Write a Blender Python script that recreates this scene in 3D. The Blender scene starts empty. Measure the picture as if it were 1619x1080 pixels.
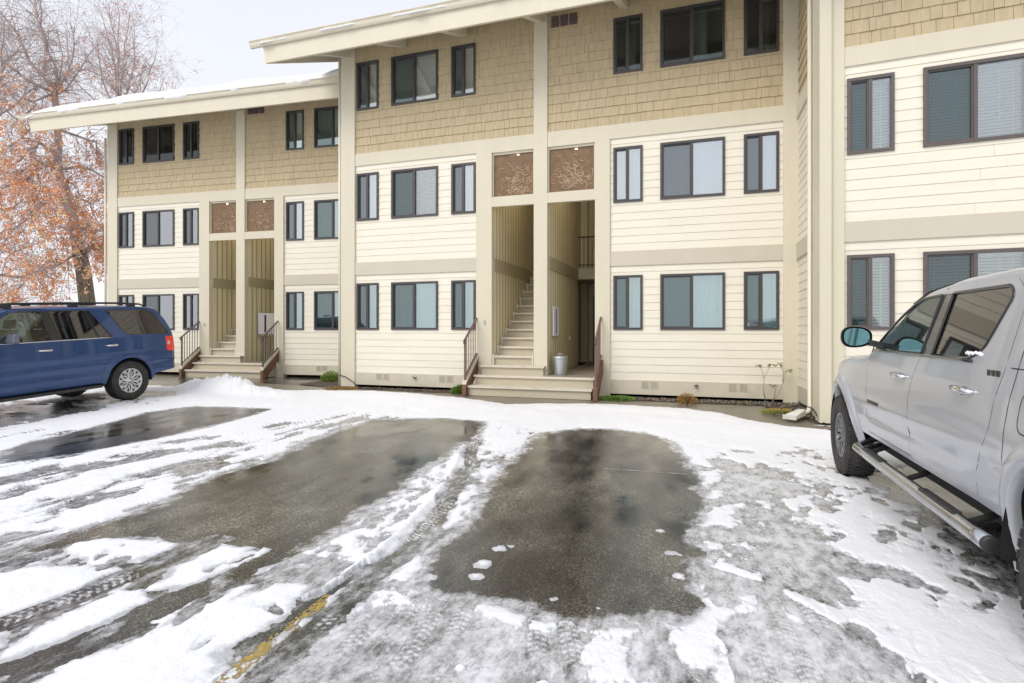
import bpy, bmesh, math, random
import numpy as np
from mathutils import Matrix, Vector
rnd = random.Random(7)
C = bpy.context.scene.collection
R_ = math.radians
CAM_H = 1.5
YAW = math.atan(880.0 / 2667.0)

# ------------------------------------------------------------------ helpers
class MB:
    def __init__(s, T=None):
        s.v = []; s.f = []; s.mi = []; s.sm = []; s.T = T
    def add(s, vs, fs, mi=0, smooth=False):
        b = len(s.v)
        if s.T is not None:
            vs = [tuple(s.T @ Vector(p)) for p in vs]
        s.v.extend(vs)
        for f in fs:
            s.f.append(tuple(i + b for i in f)); s.mi.append(mi); s.sm.append(smooth)
    def box(s, x0, x1, y0, y1, z0, z1, mi=0):
        s.add([(x0,y0,z0),(x1,y0,z0),(x1,y1,z0),(x0,y1,z0),(x0,y0,z1),(x1,y0,z1),(x1,y1,z1),(x0,y1,z1)],
              [(0,3,2,1),(4,5,6,7),(0,1,5,4),(1,2,6,5),(2,3,7,6),(3,0,4,7)], mi)
    def hexa(s, p, mi=0):
        s.add(p, [(0,3,2,1),(4,5,6,7),(0,1,5,4),(1,2,6,5),(2,3,7,6),(3,0,4,7)], mi)
    def quad(s, a, b, c, d, mi=0):
        s.add([a,b,c,d], [(0,1,2,3)], mi)
    def tube(s, pts, r, n=8, mi=0, cap=True, smooth=True):
        pts = [Vector(p) for p in pts]
        rs = r if isinstance(r, (list, tuple)) else [r]*len(pts)
        vs = []; fs = []
        up = None
        for i, p in enumerate(pts):
            d = (pts[min(i+1, len(pts)-1)] - pts[max(i-1, 0)])
            if d.length < 1e-9: d = Vector((0,0,1))
            d.normalize()
            if up is None:
                up = Vector((0,0,1)) if abs(d.z) < .9 else Vector((1,0,0))
            a = d.cross(up)
            if a.length < 1e-4: a = d.orthogonal()
            a.normalize(); b = a.cross(d); up = b
            for k in range(n):
                t = 2*math.pi*k/n
                vs.append(tuple(p + (a*math.cos(t) + b*math.sin(t))*rs[i]))
        for i in range(len(pts)-1):
            for k in range(n):
                k2 = (k+1) % n
                fs.append((i*n+k, i*n+k2, (i+1)*n+k2, (i+1)*n+k))
        if cap:
            fs.append(tuple(range(n-1, -1, -1))); fs.append(tuple((len(pts)-1)*n+k for k in range(n)))
        s.add(vs, fs, mi, smooth)
    def lathe(s, prof, n=32, axis='z', c=(0,0,0), mi=0, smooth=True):
        vs = []; fs = []
        for (r, h) in prof:
            for k in range(n):
                t = 2*math.pi*k/n
                x, y = r*math.cos(t), r*math.sin(t)
                p = (x, y, h) if axis == 'z' else (x, h, y)
                vs.append((p[0]+c[0], p[1]+c[1], p[2]+c[2]))
        for i in range(len(prof)-1):
            for k in range(n):
                k2 = (k+1) % n
                fs.append((i*n+k, i*n+k2, (i+1)*n+k2, (i+1)*n+k))
        s.add(vs, fs, mi, smooth)
    def build(s, name, mat, parent=None, auto=False):
        me = bpy.data.meshes.new(name)
        me.from_pydata(s.v, [], s.f)
        mats = mat if isinstance(mat, (list, tuple)) else [mat]
        for m in mats: me.materials.append(m)
        me.polygons.foreach_set('material_index', s.mi)
        me.polygons.foreach_set('use_smooth', s.sm)
        me.update()
        o = bpy.data.objects.new(name, me); C.objects.link(o)
        if parent: o.parent = parent
        return o

def tag(o, label=None, cat=None, group=None, kind=None):
    if label: o['label'] = label
    if cat: o['category'] = cat
    if group: o['group'] = group
    if kind: o['kind'] = kind
    return o

def empty(name, loc=(0,0,0), rot=(0,0,0)):
    o = bpy.data.objects.new(name, None); C.objects.link(o)
    o.location = loc; o.rotation_euler = rot; o.empty_display_size = .3
    return o

def fix_normals(o):
    bm = bmesh.new(); bm.from_mesh(o.data)
    bmesh.ops.recalc_face_normals(bm, faces=bm.faces)
    bm.to_mesh(o.data); bm.free()

# ------------------------------------------------------------------ materials
def new_mat(name):
    m = bpy.data.materials.new(name); m.use_nodes = True
    nt = m.node_tree
    for n in list(nt.nodes): nt.nodes.remove(n)
    out = nt.nodes.new('ShaderNodeOutputMaterial')
    return m, nt, out

def pbr(name, col, rough=.6, metal=0., var=.06, scale=3., bump=.0, bscale=40., stretch=(1,1,1), spec=.5, coat=0., dirt=None, dirt_scale=1.2, dirt_amt=.5, emit=None, rvar=0.):
    m, nt, out = new_mat(name)
    N = nt.nodes.new; L = nt.links.new
    b = N('ShaderNodeBsdfPrincipled')
    L(b.outputs[0], out.inputs[0])
    tc = N('ShaderNodeTexCoord'); mp = N('ShaderNodeMapping'); L(tc.outputs['Object'], mp.inputs[0]); mp.inputs['Scale'].default_value = stretch
    nz = N('ShaderNodeTexNoise'); nz.inputs['Scale'].default_value = scale; nz.inputs['Detail'].default_value = 6; nz.inputs['Roughness'].default_value = .65
    L(mp.outputs[0], nz.inputs['Vector'])
    mx = N('ShaderNodeMix'); mx.data_type = 'RGBA'
    mx.inputs['A'].default_value = tuple(max(0, c*(1-var*2.2)) for c in col) + (1,)
    mx.inputs['B'].default_value = tuple(min(1, c*(1+var*1.6)) for c in col) + (1,)
    L(nz.outputs[0], mx.inputs['Factor'])
    last = mx.outputs['Result']
    if dirt:
        n2 = N('ShaderNodeTexNoise'); n2.inputs['Scale'].default_value = dirt_scale; n2.inputs['Detail'].default_value = 8; n2.inputs['Roughness'].default_value = .7
        L(mp.outputs[0], n2.inputs['Vector'])
        rp = N('ShaderNodeValToRGB'); rp.color_ramp.elements[0].position = .48; rp.color_ramp.elements[1].position = .72
        rp.color_ramp.elements[1].color = (dirt_amt, dirt_amt, dirt_amt, 1)
        L(n2.outputs[0], rp.inputs[0])
        m2 = N('ShaderNodeMix'); m2.data_type = 'RGBA'; L(rp.outputs[0], m2.inputs['Factor']); L(last, m2.inputs['A']); m2.inputs['B'].default_value = tuple(dirt) + (1,)
        last = m2.outputs['Result']
    L(last, b.inputs['Base Color'])
    b.inputs['Roughness'].default_value = rough
    if rvar:
        mr = N('ShaderNodeMapRange'); mr.inputs['To Min'].default_value = max(.02, rough-rvar); mr.inputs['To Max'].default_value = rough+rvar
        L(nz.outputs[0], mr.inputs['Value']); L(mr.outputs[0], b.inputs['Roughness'])
    b.inputs['Metallic'].default_value = metal
    b.inputs['Specular IOR Level'].default_value = spec
    b.inputs['Coat Weight'].default_value = coat; b.inputs['Coat Roughness'].default_value = .04
    if emit:
        b.inputs['Emission Color'].default_value = tuple(emit[:3]) + (1,); b.inputs['Emission Strength'].default_value = emit[3]
    if bump:
        nb = N('ShaderNodeTexNoise'); nb.inputs['Scale'].default_value = bscale; nb.inputs['Detail'].default_value = 5
        L(mp.outputs[0], nb.inputs['Vector'])
        bp = N('ShaderNodeBump'); bp.inputs['Strength'].default_value = bump; bp.inputs['Distance'].default_value = .01
        L(nb.outputs[0], bp.inputs['Height']); L(bp.outputs[0], b.inputs['Normal'])
    return m

def glass(name, tint, base=.10, rough=.01, dark=0., refl=(1,1,1), wav=.03):
    """thin pane: tinted see-through plus mirror reflection growing to grazing; dark = share of insect screen"""
    m, nt, out = new_mat(name); N = nt.nodes.new; L = nt.links.new
    tr = N('ShaderNodeBsdfTransparent'); tr.inputs[0].default_value = tuple(tint)+(1,)
    gl = N('ShaderNodeBsdfGlossy'); gl.inputs['Roughness'].default_value = rough; gl.inputs['Color'].default_value = tuple(refl)+(1,)
    # slight waviness of the pane
    tc = N('ShaderNodeTexCoord'); nz = N('ShaderNodeTexNoise'); nz.inputs['Scale'].default_value = 1.3; L(tc.outputs['Object'], nz.inputs['Vector'])
    bp = N('ShaderNodeBump'); bp.inputs['Strength'].default_value = wav; bp.inputs['Distance'].default_value = .1; L(nz.outputs[0], bp.inputs['Height']); L(bp.outputs[0], gl.inputs['Normal'])
    fr = N('ShaderNodeFresnel'); fr.inputs[0].default_value = 1.5
    ma = N('ShaderNodeMath'); ma.operation = 'ADD'; ma.inputs[1].default_value = base; ma.use_clamp = True; L(fr.outputs[0], ma.inputs[0])
    mx = N('ShaderNodeMixShader'); L(ma.outputs[0], mx.inputs[0]); L(tr.outputs[0], mx.inputs[1]); L(gl.outputs[0], mx.inputs[2])
    last = mx
    if dark:
        df = N('ShaderNodeBsdfDiffuse'); df.inputs[0].default_value = (.05,.055,.06,1)
        m2 = N('ShaderNodeMixShader'); m2.inputs[0].default_value = dark; L(mx.outputs[0], m2.inputs[1]); L(df.outputs[0], m2.inputs[2]); last = m2
    L(last.outputs[0], out.inputs[0])
    return m

M = {}
M['siding'] = pbr('siding', (.765,.72,.605), .55, var=.03, scale=1.5, bump=.12, bscale=30, stretch=(1,1,6), dirt=(.62,.58,.48), dirt_scale=.6, dirt_amt=.35)
M['shingle'] = pbr('shingle', (.53,.435,.272), .8, var=.12, scale=5, bump=.35, bscale=60, stretch=(3,3,.6), dirt=(.36,.31,.2), dirt_scale=1.3, dirt_amt=.35)
M['trim'] = pbr('trim', (.63,.58,.45), .55, var=.03, scale=1.2, bump=.08, bscale=25, stretch=(3,3,.5), dirt=(.56,.52,.42), dirt_scale=.8, dirt_amt=.4)
M['band'] = pbr('band', (.56,.51,.41), .6, var=.03, scale=1.2, bump=.08, bscale=25, dirt=(.50,.46,.37), dirt_scale=.8, dirt_amt=.4)
M['skirt'] = pbr('skirt', (.58,.53,.42), .65, var=.04, scale=2, bump=.1, bscale=25, dirt=(.42,.40,.32), dirt_scale=1.5, dirt_amt=.5)
M['soffit'] = pbr('soffit', (.66,.59,.46), .7, var=.03, scale=2)
M['groove_shade'] = pbr('groove_shade', (.36,.31,.20), .9)  # groove shade put into the colour; the relief itself is almost flat
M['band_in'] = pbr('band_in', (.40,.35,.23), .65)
M['groove_wall'] = pbr('groove_wall', (.72,.65,.45), .7, var=.07, scale=2, bump=.15, bscale=20, stretch=(4,4,.4))
M['frame'] = pbr('window_frame', (.055,.05,.05), .4, var=.1, spec=.5)
M['frame_brown'] = pbr('window_frame_worn', (.11,.095,.09), .45, var=.1, spec=.4)
M['vent'] = pbr('vent', (.55,.51,.40), .6)
M['vent_dark'] = pbr('vent_dark', (.10,.07,.07), .7)
M['vent_slot'] = pbr('vent_slot', (.30,.28,.2), .8)
M['black'] = pbr('black', (.02,.02,.02), .6)
M['room'] = pbr('room', (.10,.10,.095), .9)
M['blind'] = pbr('blind', (.80,.82,.79), .5, var=.03)
M['curtain'] = pbr('curtain', (.62,.70,.66), .9, var=.08, scale=2, stretch=(6,6,.3))
M['curtain_pale'] = pbr('curtain_pale', (.74,.79,.80), .9, var=.05, scale=2, stretch=(6,6,.3))
M['curtain_dim'] = pbr('curtain_dim', (.25,.26,.24), .9, var=.1, scale=2, stretch=(6,6,.3))
M['g_pane'] = glass('pane_glass', (.90,.94,.96), .36, refl=(.92,.96,1))
M['g_screen'] = glass('screen_glass', (.68,.74,.76), .20, dark=.25, refl=(.88,.95,1))
M['g_teal'] = glass('pane_teal', (.84,.94,.93), .26, refl=(.88,.97,1))
M['g_teal_screen'] = glass('screen_teal', (.62,.78,.77), .16, dark=.22, refl=(.86,.97,1))
M['g_blind'] = glass('pane_over_blind', (.96,.98,.97), .17, refl=(.92,.97,1)); M['g_blind_s'] = glass('screen_over_blind', (.66,.76,.76), .08, dark=.16, refl=(.88,.96,1))
M['g_dark'] = glass('pane_dim', (.62,.68,.66), .04, refl=(.8,.9,.95))
M['g_darker'] = glass('screen_dim', (.48,.54,.55), .03, dark=.22)
M['etched'] = pbr('etched_panel', (.20,.12,.062), .65, var=.3, scale=9, bump=.6, bscale=24)
M['rail_brown'] = pbr('rail_brown', (.16,.10,.075), .55, var=.2, scale=12)
M['rail_dark'] = pbr('rail_dark', (.10,.085,.07), .5, var=.2, scale=12)
M['wood_brown'] = pbr('wood_brown', (.17,.085,.055), .7, var=.25, scale=4, bump=.3, bscale=30, stretch=(1,1,4))
M['tread'] = pbr('tread', (.66,.60,.50), .75, var=.08, scale=4, bump=.2, bscale=40, dirt=(.33,.29,.24), dirt_scale=4, dirt_amt=.6)
M['riser'] = pbr('riser', (.50,.45,.34), .65, var=.05, scale=3, dirt=(.42,.40,.3), dirt_scale=3, dirt_amt=.5)
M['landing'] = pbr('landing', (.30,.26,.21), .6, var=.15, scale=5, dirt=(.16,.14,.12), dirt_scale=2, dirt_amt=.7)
M['zinc'] = pbr('zinc', (.55,.58,.60), .38, metal=.85, var=.15, scale=14, rvar=.1)
M['white_box'] = pbr('white_box', (.80,.78,.82), .4, var=.02)
M['metal'] = pbr('metal', (.45,.44,.42), .35, metal=.9)
M['lamp_glow'] = pbr('lamp_glow', (1,.9,.7), .5, emit=(1,.85,.6,6))
M['downspout'] = pbr('downspout', (.74,.69,.57), .45, var=.03)
M['roofing'] = pbr('roofing', (.18,.17,.15), .9)

def snow_mat(name, col=(.90,.91,.94), bump=.5):
    m, nt, out = new_mat(name); N = nt.nodes.new; L = nt.links.new
    b = N('ShaderNodeBsdfPrincipled'); L(b.outputs[0], out.inputs[0])
    tc = N('ShaderNodeTexCoord')
    n1 = N('ShaderNodeTexNoise'); n1.inputs['Scale'].default_value = 2.2; n1.inputs['Detail'].default_value = 8; n1.inputs['Roughness'].default_value = .6
    n2 = N('ShaderNodeTexNoise'); n2.inputs['Scale'].default_value = 45; n2.inputs['Detail'].default_value = 6; n2.inputs['Roughness'].default_value = .7
    L(tc.outputs['Object'], n1.inputs['Vector']); L(tc.outputs['Object'], n2.inputs['Vector'])
    mx = N('ShaderNodeMix'); mx.data_type = 'RGBA'; mx.inputs['A'].default_value = tuple(c*.93 for c in col)+(1,); mx.inputs['B'].default_value = tuple(min(1,c*1.03) for c in col)+(1,)
    L(n1.outputs[0], mx.inputs['Factor'])
    at = N('ShaderNodeAttribute'); at.attribute_name = 'thin'
    rp = N('ShaderNodeMapRange'); rp.inputs['From Min'].default_value = .0; rp.inputs['From Max'].default_value = 1.0; rp.inputs['To Max'].default_value = .62
    ad = N('ShaderNodeMath'); ad.operation = 'MULTIPLY_ADD'; ad.inputs[1].default_value = .9; ad.inputs[2].default_value = -.45
    L(n2.outputs[0], ad.inputs[0])
    ad2 = N('ShaderNodeMath'); ad2.operation = 'ADD'; ad2.use_clamp = True; L(ad.outputs[0], ad2.inputs[0]); L(at.outputs['Fac'], ad2.inputs[1])
    mul = N('ShaderNodeMath'); mul.operation = 'MULTIPLY'; L(ad2.outputs[0], mul.inputs[0]); L(at.outputs['Fac'], mul.inputs[1])
    L(mul.outputs[0], rp.inputs['Value'])
    m2 = N('ShaderNodeMix'); m2.data_type = 'RGBA'; L(rp.outputs[0], m2.inputs['Factor']); L(mx.outputs['Result'], m2.inputs['A']); m2.inputs['B'].default_value = (.26,.27,.28,1)
    L(m2.outputs['Result'], b.inputs['Base Color'])
    b.inputs['Roughness'].default_value = .55; b.inputs['Specular IOR Level'].default_value = .3
    bp = N('ShaderNodeBump'); bp.inputs['Strength'].default_value = bump; bp.inputs['Distance'].default_value = .012
    b2 = N('ShaderNodeBump'); b2.inputs['Strength'].default_value = .35; b2.inputs['Distance'].default_value = .06
    L(n1.outputs[0], b2.inputs['Height']); L(n2.outputs[0], bp.inputs['Height']); L(b2.outputs[0], bp.inputs['Normal']); L(bp.outputs[0], b.inputs['Normal'])
    return m
M['snow'] = snow_mat('snow')
M['roof_snow'] = snow_mat('roof_snow', (.92,.93,.95), .3)

# ------------------------------------------------------------------ building
building = empty('apartment_building', (0,12,0))
tag(building, 'three-storey cream apartment block with tan shingled top floor and two open stair entries', 'apartment building')
def BT(ox, oy, ang):                      # wing frame (metres in the world) expressed in the building's own frame
    return Matrix.Translation((ox, oy-12, 0)) @ Matrix.Rotation(ang, 4, 'Z')
TM = BT(0, 12, 0)
aL = R_(4.3497); aRt = R_(-4.1739)
TL = BT(-18.193 + math.cos(aL)*8.03, 13.4872 + math.sin(aL)*8.03, aL)
TR = BT(1.9329 + math.cos(aRt)*8.33, 9.8776 + math.sin(aRt)*8.33, aRt)
Z1, Z2, Z3 = (1.50,2.655), (4.21,5.385), (6.955,8.145)

def cut_rows(z0, z1, exp, wins):
    """rows of boards split at window heads and sills; yields (za, zb, row_z0, row_z1, [x intervals excluded])"""
    rows = []; z = z0
    while z < z1 - 1e-4:
        zt = min(z + exp, z1); cuts = [z, zt]
        for (a, b, c, d) in wins:
            for q in (c, d):
                if z + .002 < q < zt - .002: cuts.append(q)
        cuts = sorted(set(cuts))
        for i in range(len(cuts)-1):
            za, zb = cuts[i], cuts[i+1]; zm = (za+zb)/2
            rows.append((za, zb, z, z+exp, [(a, b) for (a, b, c, d) in wins if c < zm < d]))
        z = zt
    return rows
def intervals(x0, x1, ex):
    segs = [(x0, x1)]
    for (a, b) in ex:
        o = []
        for (p, q) in segs:
            if b <= p or a >= q: o.append((p, q)); continue
            if a > p: o.append((p, a))
            if b < q: o.append((b, q))
        segs = o
    return [s for s in segs if s[1]-s[0] > .003]

def lap_siding(T, x0, x1, z0, z1, wins, name='siding_panel', exp=.1635):
    m = MB(T)
    for za, zb, r0, r1, ex in cut_rows(z0, z1, exp, wins):
        ya = -.018 + .011*(za-r0)/exp; yb = -.018 + .011*(zb-r0)/exp
        for a, b in intervals(x0, x1, ex):
            joints = [a]
            if b - a > 2.0:
                joints.append(a + (b-a)*rnd.uniform(.25, .75))
            joints.append(b)
            for i in range(len(joints)-1):
                p, q = joints[i], joints[i+1] - (.0025 if i < len(joints)-2 else 0)
                w = rnd.uniform(-.0012, .0012)
                m.quad((p,ya+w,za),(q,ya-w,za),(q,yb-w,zb),(p,yb+w,zb))
                if za == r0: m.quad((p,.0,za),(q,.0,za),(q,ya-w,za),(p,ya+w,za))
            m.quad((a,.002,za),(b,.002,za),(b,.002,zb),(a,.002,zb))
    return m.build(name, M['siding'], building)

def shingles(T, x0, x1, z0, z1, wins, exp=.205):
    m = MB(T); k = 0
    g = random.Random(int((x0+50)*100))
    rowcache = {}
    for za, zb, r0, r1, ex in cut_rows(z0, z1, exp, wins):
        key = round(r0, 3)
        if key not in rowcache:
            xs = [x0 - g.uniform(0, .2)]
            while xs[-1] < x1: xs.append(xs[-1] + g.choice((.09,.12,.15,.18,.21,.24,.26)))
            rowcache[key] = [(xs[i], xs[i+1], g.uniform(-.003,.003), g.uniform(-.005,.005)) for i in range(len(xs)-1)]
        ins = intervals(x0, x1, ex)
        for a, b in ins:
            m.quad((a,.004,za),(b,.004,za),(b,.004,zb),(a,.004,zb))
        for (xa, xb, dy, dz) in rowcache[key]:
            for a, b in ins:
                p, q = max(xa+.003, a), min(xb-.002, b)
                if q - p < .01: continue
                zl = za + (dz if za == r0 and z0 < r0 else 0)
                ya = -.026 + .020*(zl-r0)/exp + dy; yb = -.026 + .020*(zb-r0)/exp + dy
                m.add([(p,ya,zl),(q,ya,zl),(q,yb,zb),(p,yb,zb),(p,.003,zl),(q,.003,zl),(q,.003,zb),(p,.003,zb)],
                      [(0,1,2,3),(4,5,1,0),(1,5,6,2),(4,0,3,7)])
    return m.build('shingle_wall', M['shingle'], building)

def window(T, x0, x1, z0, z1, style, brown=False, wide=False):
    """frame with a sliding half on the left; style picks glass and what hangs behind it"""
    fm = M['frame_brown'] if brown else M['frame']
    f = MB(T); t = .048; ya, yb = -.045, .07
    f.box(x0, x1, ya, yb, z0, z0+t); f.box(x0, x1, ya, yb, z1-t, z1)
    f.box(x0, x0+t, ya, yb, z0+t, z1-t); f.box(x1-t, x1, ya, yb, z0+t, z1-t)
    xm = (x0+x1)/2; f.box(xm-.024, xm+.024, ya+.006, yb, z0+t, z1-t)
    # inner sash on the left half
    s = .022; a, b = x0+t, xm-.024
    f.box(a, a+s, -.02, .05, z0+t, z1-t); f.box(b-s, b, -.02, .05, z0+t, z1-t)
    f.box(a+s, b-s, -.02, .05, z0+t, z0+t+s); f.box(a+s, b-s, -.02, .05, z1-t-s, z1-t)
    fo = f.build('window', fm, building)
    gl = {'blind':('g_blind','g_blind_s'), 'blind_dark':('g_blind','g_blind_s'), 'sheer':('g_teal','g_teal_screen'), 'pale':('g_pane','g_pane'),
          'pale_screen':('g_pane','g_screen'), 'dim':('g_dark','g_darker'), 'open':('g_pane','g_dark'), 'teal_blind':('g_blind','g_blind_s')}[style]
    p = MB(T); p.box(xm+.024, x1-t, -.005, .0, z0+t, z1-t); p.build('pane', M[gl[0]], fo)
    p = MB(T); p.box(a+s, b-s, .012, .016, z0+t+s, z1-t-s); p.build('pane', M[gl[1]], fo)
    if style in ('blind','blind_dark','teal_blind'):
        bl = MB(T); z = z0+.06; n = 0
        lo = z0+.06
        while z < z1-.06:
            for (u0, u1) in ((x0+.06, xm-.01), (xm+.01, x1-.06)):
                bl.add([(u0,.085,z+.030),(u1,.085,z+.030),(u1,.112,z),(u0,.112,z)], [(0,1,2,3)])
            z += .047
        for u in (x0+.16, (x0+xm)/2+.1, (xm+x1)/2, x1-.16): bl.box(u, u+.006, .083, .084, z0+.06, z1-.06)
        bl.box(x0+.05, x1-.05, .08, .12, z1-.09, z1-.05)
        bl.build('blind', M['blind'], fo)
    else:
        cm = {'sheer':'curtain','pale':'curtain_pale','pale_screen':'curtain_pale','dim':'curtain_dim','open':'curtain_pale'}[style]
        cu = MB(T)
        spans = [(x0+.02, x1-.02)]
        if style == 'dim': spans = [(x0+.02, x0+.02+(x1-x0)*.10), (xm+.02, xm+.02+(x1-x0)*.22)]
        if style == 'open': spans = [(x0+(x1-x0)*.22, x0+(x1-x0)*.36)]
        for (ca, cb) in spans:
            n = max(4, int((cb-ca)/.018)); vs = []
            ph = rnd.uniform(0, 6)
            for i in range(n+1):
                x = ca + (cb-ca)*i/n; y = .14 + .018*math.sin(x*44+ph+1.3*math.sin(x*9)) + .01*math.sin(x*17)
                zt = z1-.03 if style != 'open' else z0+(z1-z0)*.5
                vs += [(x,y,z0-.05),(x,y+.004,zt)]
            cu.add(vs, [(2*i,2*i+2,2*i+3,2*i+1) for i in range(n)], 0, True)
        cu.build('curtain', M[cm], fo)
        if style == 'dim':                       # bright valance strip under the head
            v = MB(T); v.box(xm+.03, x1-.06, .10, .105, z1-.11, z1-.07); v.box(x0+.08, xm-.05, .10, .105, z1-.13, z1-.11); v.build('valance', M['curtain_pale'], fo)
    return fo

POST, BAND = -.06, -.042
def post(T, x0, x1, z0, z1, depth=.10, name='post'):
    m = MB(T); m.box(x0, x1, POST, depth, z0, z1); return m.build(name, M['trim'], building)
def band(T, x0, x1, z0, z1, mat='trim', y=BAND, name='band'):
    m = MB(T); m.box(x0, x1, y, .05, z0, z1); return m.build(name, M[mat], building)

W_L = [(-8.03,-7.41),(-7.05,-5.80),(-5.45,-4.84)]
W_R = [(-1.67,-1.06),(-.70,.56),(.91,1.55)]
def bay(T, x0, x1, wx, styles, brown=False):
    for (z0, z1), (s0, s1), row in ((Z1,(.44,2.86),0),(Z2,(3.17,5.58),1)):
        wins = [(a, b, z0, z1) for a, b in wx]
        lap_siding(T, x0, x1, s0, s1, wins)
    shingles(T, x0, x1, 5.88, 8.66, [(a, b, Z3[0], Z3[1]) for a, b in wx])
    for r, (z0, z1) in enumerate((Z1, Z2, Z3)):
        for i, (a, b) in enumerate(wx):
            window(T, a, b, z0, z1, styles[r][i], brown)
    band(T, x0, x1, 2.86, 3.17, 'band'); band(T, x0, x1, 5.58, 5.88, 'trim')
    m = MB(T); m.box(x0, x1, BAND+.006, .05, .14, .44); m.build('skirting', M['skirt'], building)

def grooved(m, x0, y0, x1, y1, z0, z1, n, side):
    """vertical grooved plywood between two plan points; side = which way the boards stand out"""
    dx, dy = (x1-x0)/n, (y1-y0)/n; L = math.hypot(dx, dy); nx, ny = -dy/L*side, dx/L*side
    g = .034/L
    vs = []
    for i in range(n):
        for t, o in ((0,-.0015),(0,.0015),(1-g*1.6*L/math.hypot(dx,dy),.0015),(1-g*1.6*L/math.hypot(dx,dy),-.0015)):
            vs.append((x0+dx*(i+t)+nx*o, y0+dy*(i+t)+ny*o))
    vs.append((x1, y1))
    m.add([(p[0],p[1],z0) for p in vs]+[(p[0],p[1],z1) for p in vs], [(i,i+1,len(vs)+i+1,len(vs)+i) for i in range(len(vs)-1)])
    for i in range(len(vs)-1):
        if i % 4 == 3: m.mi[-(len(vs)-1)+i] = 1

def entry(T, left_wing):
    XL, XA, XB, XR = -4.43, -3.43, -3.12, -2.06
    # headers and etched panels
    for a, b in ((XL, XA), (XB, XR)):
        band(T, a, b, 4.31, 4.53, 'trim', -.055, 'lintel')
        band(T, a, b, 5.55, 5.88, 'trim', BAND)
        p = MB(T); p.box(a+.03, b-.03, .03, .045, 4.55, 5.50)
        # etched foliage: raised sinuous strokes on the pane
        g = random.Random(int(a*100)+left_wing)
        dens = 95 if not left_wing else 45
        po = p.build('etched_pane', M['etched'], building)
        q = MB(T)
        for k in range(dens):
            cx = g.gauss(a+.62 if a < -4 else a+.6, .2); cz = 4.62 + abs(g.gauss(0, .3))
            pts = []; an = g.uniform(0, 6.28); x, z = cx, cz
            for i in range(7):
                pts.append((min(max(x, a+.06), b-.06), .026, min(max(z, 4.58), 5.46)))
                an += g.uniform(-.2, .9); x += .035*math.cos(an); z += .03*math.sin(an)
            q.tube(pts, [.004,.009,.013,.013,.011,.007,.003], 4)
        q.build('etched_leaf', pbr('etched_leaf', (.42,.30,.20), .7), po)
        l = MB(T); l.box((a+b)/2+.08, (a+b)/2+.13, .022, .028, 5.455, 5.475); l.build('ceiling_light_or_glint', M['lamp_glow'], building)  # glowing chip on the pane face, standing in for the hall lamp's glint
        for yy, zc in ((.9, 5.84),):
            l = MB(T); l.lathe([(0,-.05),(.10,-.04),(.12,0),(.12,.05)], 16, 'z', ((a+b)/2, yy, zc)); l.build('ceiling_light_or_glint', M['lamp_glow'], building)
            ld = bpy.data.lights.new('hall_lamp', 'POINT'); ld.energy = 15; ld.color = (1,.93,.80); ld.shadow_soft_size = .12
            lo_ = bpy.data.objects.new('hall_lamp', ld); C.objects.link(lo_); lo_.location = Matrix.Translation((0,12,0)) @ T @ Vector(((a+b)/2, yy, zc-.12))
        fr = MB(T); fr.box(a, a+.03, .0, .06, 4.53, 5.55); fr.box(b-.03, b, .0, .06, 4.53, 5.55); fr.box(a+.03, b-.03, .0, .06, 4.53, 4.55); fr.box(a+.03, b-.03, .0, .06, 5.50, 5.55)
        fr.build('panel_surround', M['trim'], building)
        s = shingles(T, -4.81 if a < -4 else a, b if a < -4 else -1.74, 5.88, 8.66, [])
        band(T, -4.81 if a < -4 else XR, XL if a < -4 else -1.74, 5.58, 5.88, 'trim', BAND)
    if True:
        pass
    # posts
    post(T, -4.81, XL, .05, 5.58); post(T, XA, XB, .45, 8.62); post(T, XR, -1.74, .05, 5.58)
    # side walls of the two passages
    for nm, x, ya, yb, sd in (('stair_hall_wall', XL, .10, 5.0, -1), ('stair_hall_wall', XA, .10, 3.3, 1), ('hall_wall', XB, .10, 3.3, -1), ('hall_wall', XR, .10, 5.0, 1)):
        n = int((yb-ya)/.205)
        for z0, z1 in ((.45, 2.86), (3.15, 5.9)):
            m = MB(T); grooved(m, x, ya, x, yb, z0, z1, n, sd); m.build(nm, [M['groove_wall'], M['groove_shade']], building)
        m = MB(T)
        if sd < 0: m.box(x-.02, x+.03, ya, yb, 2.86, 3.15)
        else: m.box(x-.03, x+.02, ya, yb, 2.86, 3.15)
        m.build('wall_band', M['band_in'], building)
    m = MB(T); m.box(XA+.001, XB-.001, 3.3, 3.36, .45, 5.9); m.build('wall_end', M['groove_wall'], building)
    # back wall, ceiling, landing floor, upper gallery
    m = MB(T); grooved(m, XL, 5.0, XR, 5.0, .5, 5.9, 9, -1); m.build('back_wall', [M['groove_wall'], M['groove_shade']], building)
    d = MB(T); d.box(-2.98, -2.12, 4.93, 4.98, .52, 2.55); d.build('corridor_door', pbr('dark_door', (.13,.11,.09), .5), building)
    c = MB(T); c.box(XL, XR, .1, 5.0, 5.9, 6.0); c.build('passage_ceiling', M['soffit'], building)
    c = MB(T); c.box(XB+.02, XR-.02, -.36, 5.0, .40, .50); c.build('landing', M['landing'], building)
    c = MB(T); c.box(XB, XR, 3.25, 5.0, 2.90, 3.20); c.box(XL, XB, 3.38, 5.0, 2.92, 3.16); c.build('gallery_floor', M['band'], building)
    r = MB(T); r.box(XB+.01, XR-.01, 3.28, 3.31, 4.05, 4.09); r.box(XB+.01, XR-.01, 3.285, 3.305, 3.28, 3.31)
    x = XB+.06
    while x < XR: r.box(x-.008, x+.008, 3.287, 3.303, 3.20, 4.05); x += .115
    r.build('gallery_railing', M['rail_dark'], building)
    # front stairs: two full-width steps then the flight up the left passage
    st = MB(T)
    SX0, SX1 = -4.78, -1.98
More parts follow.
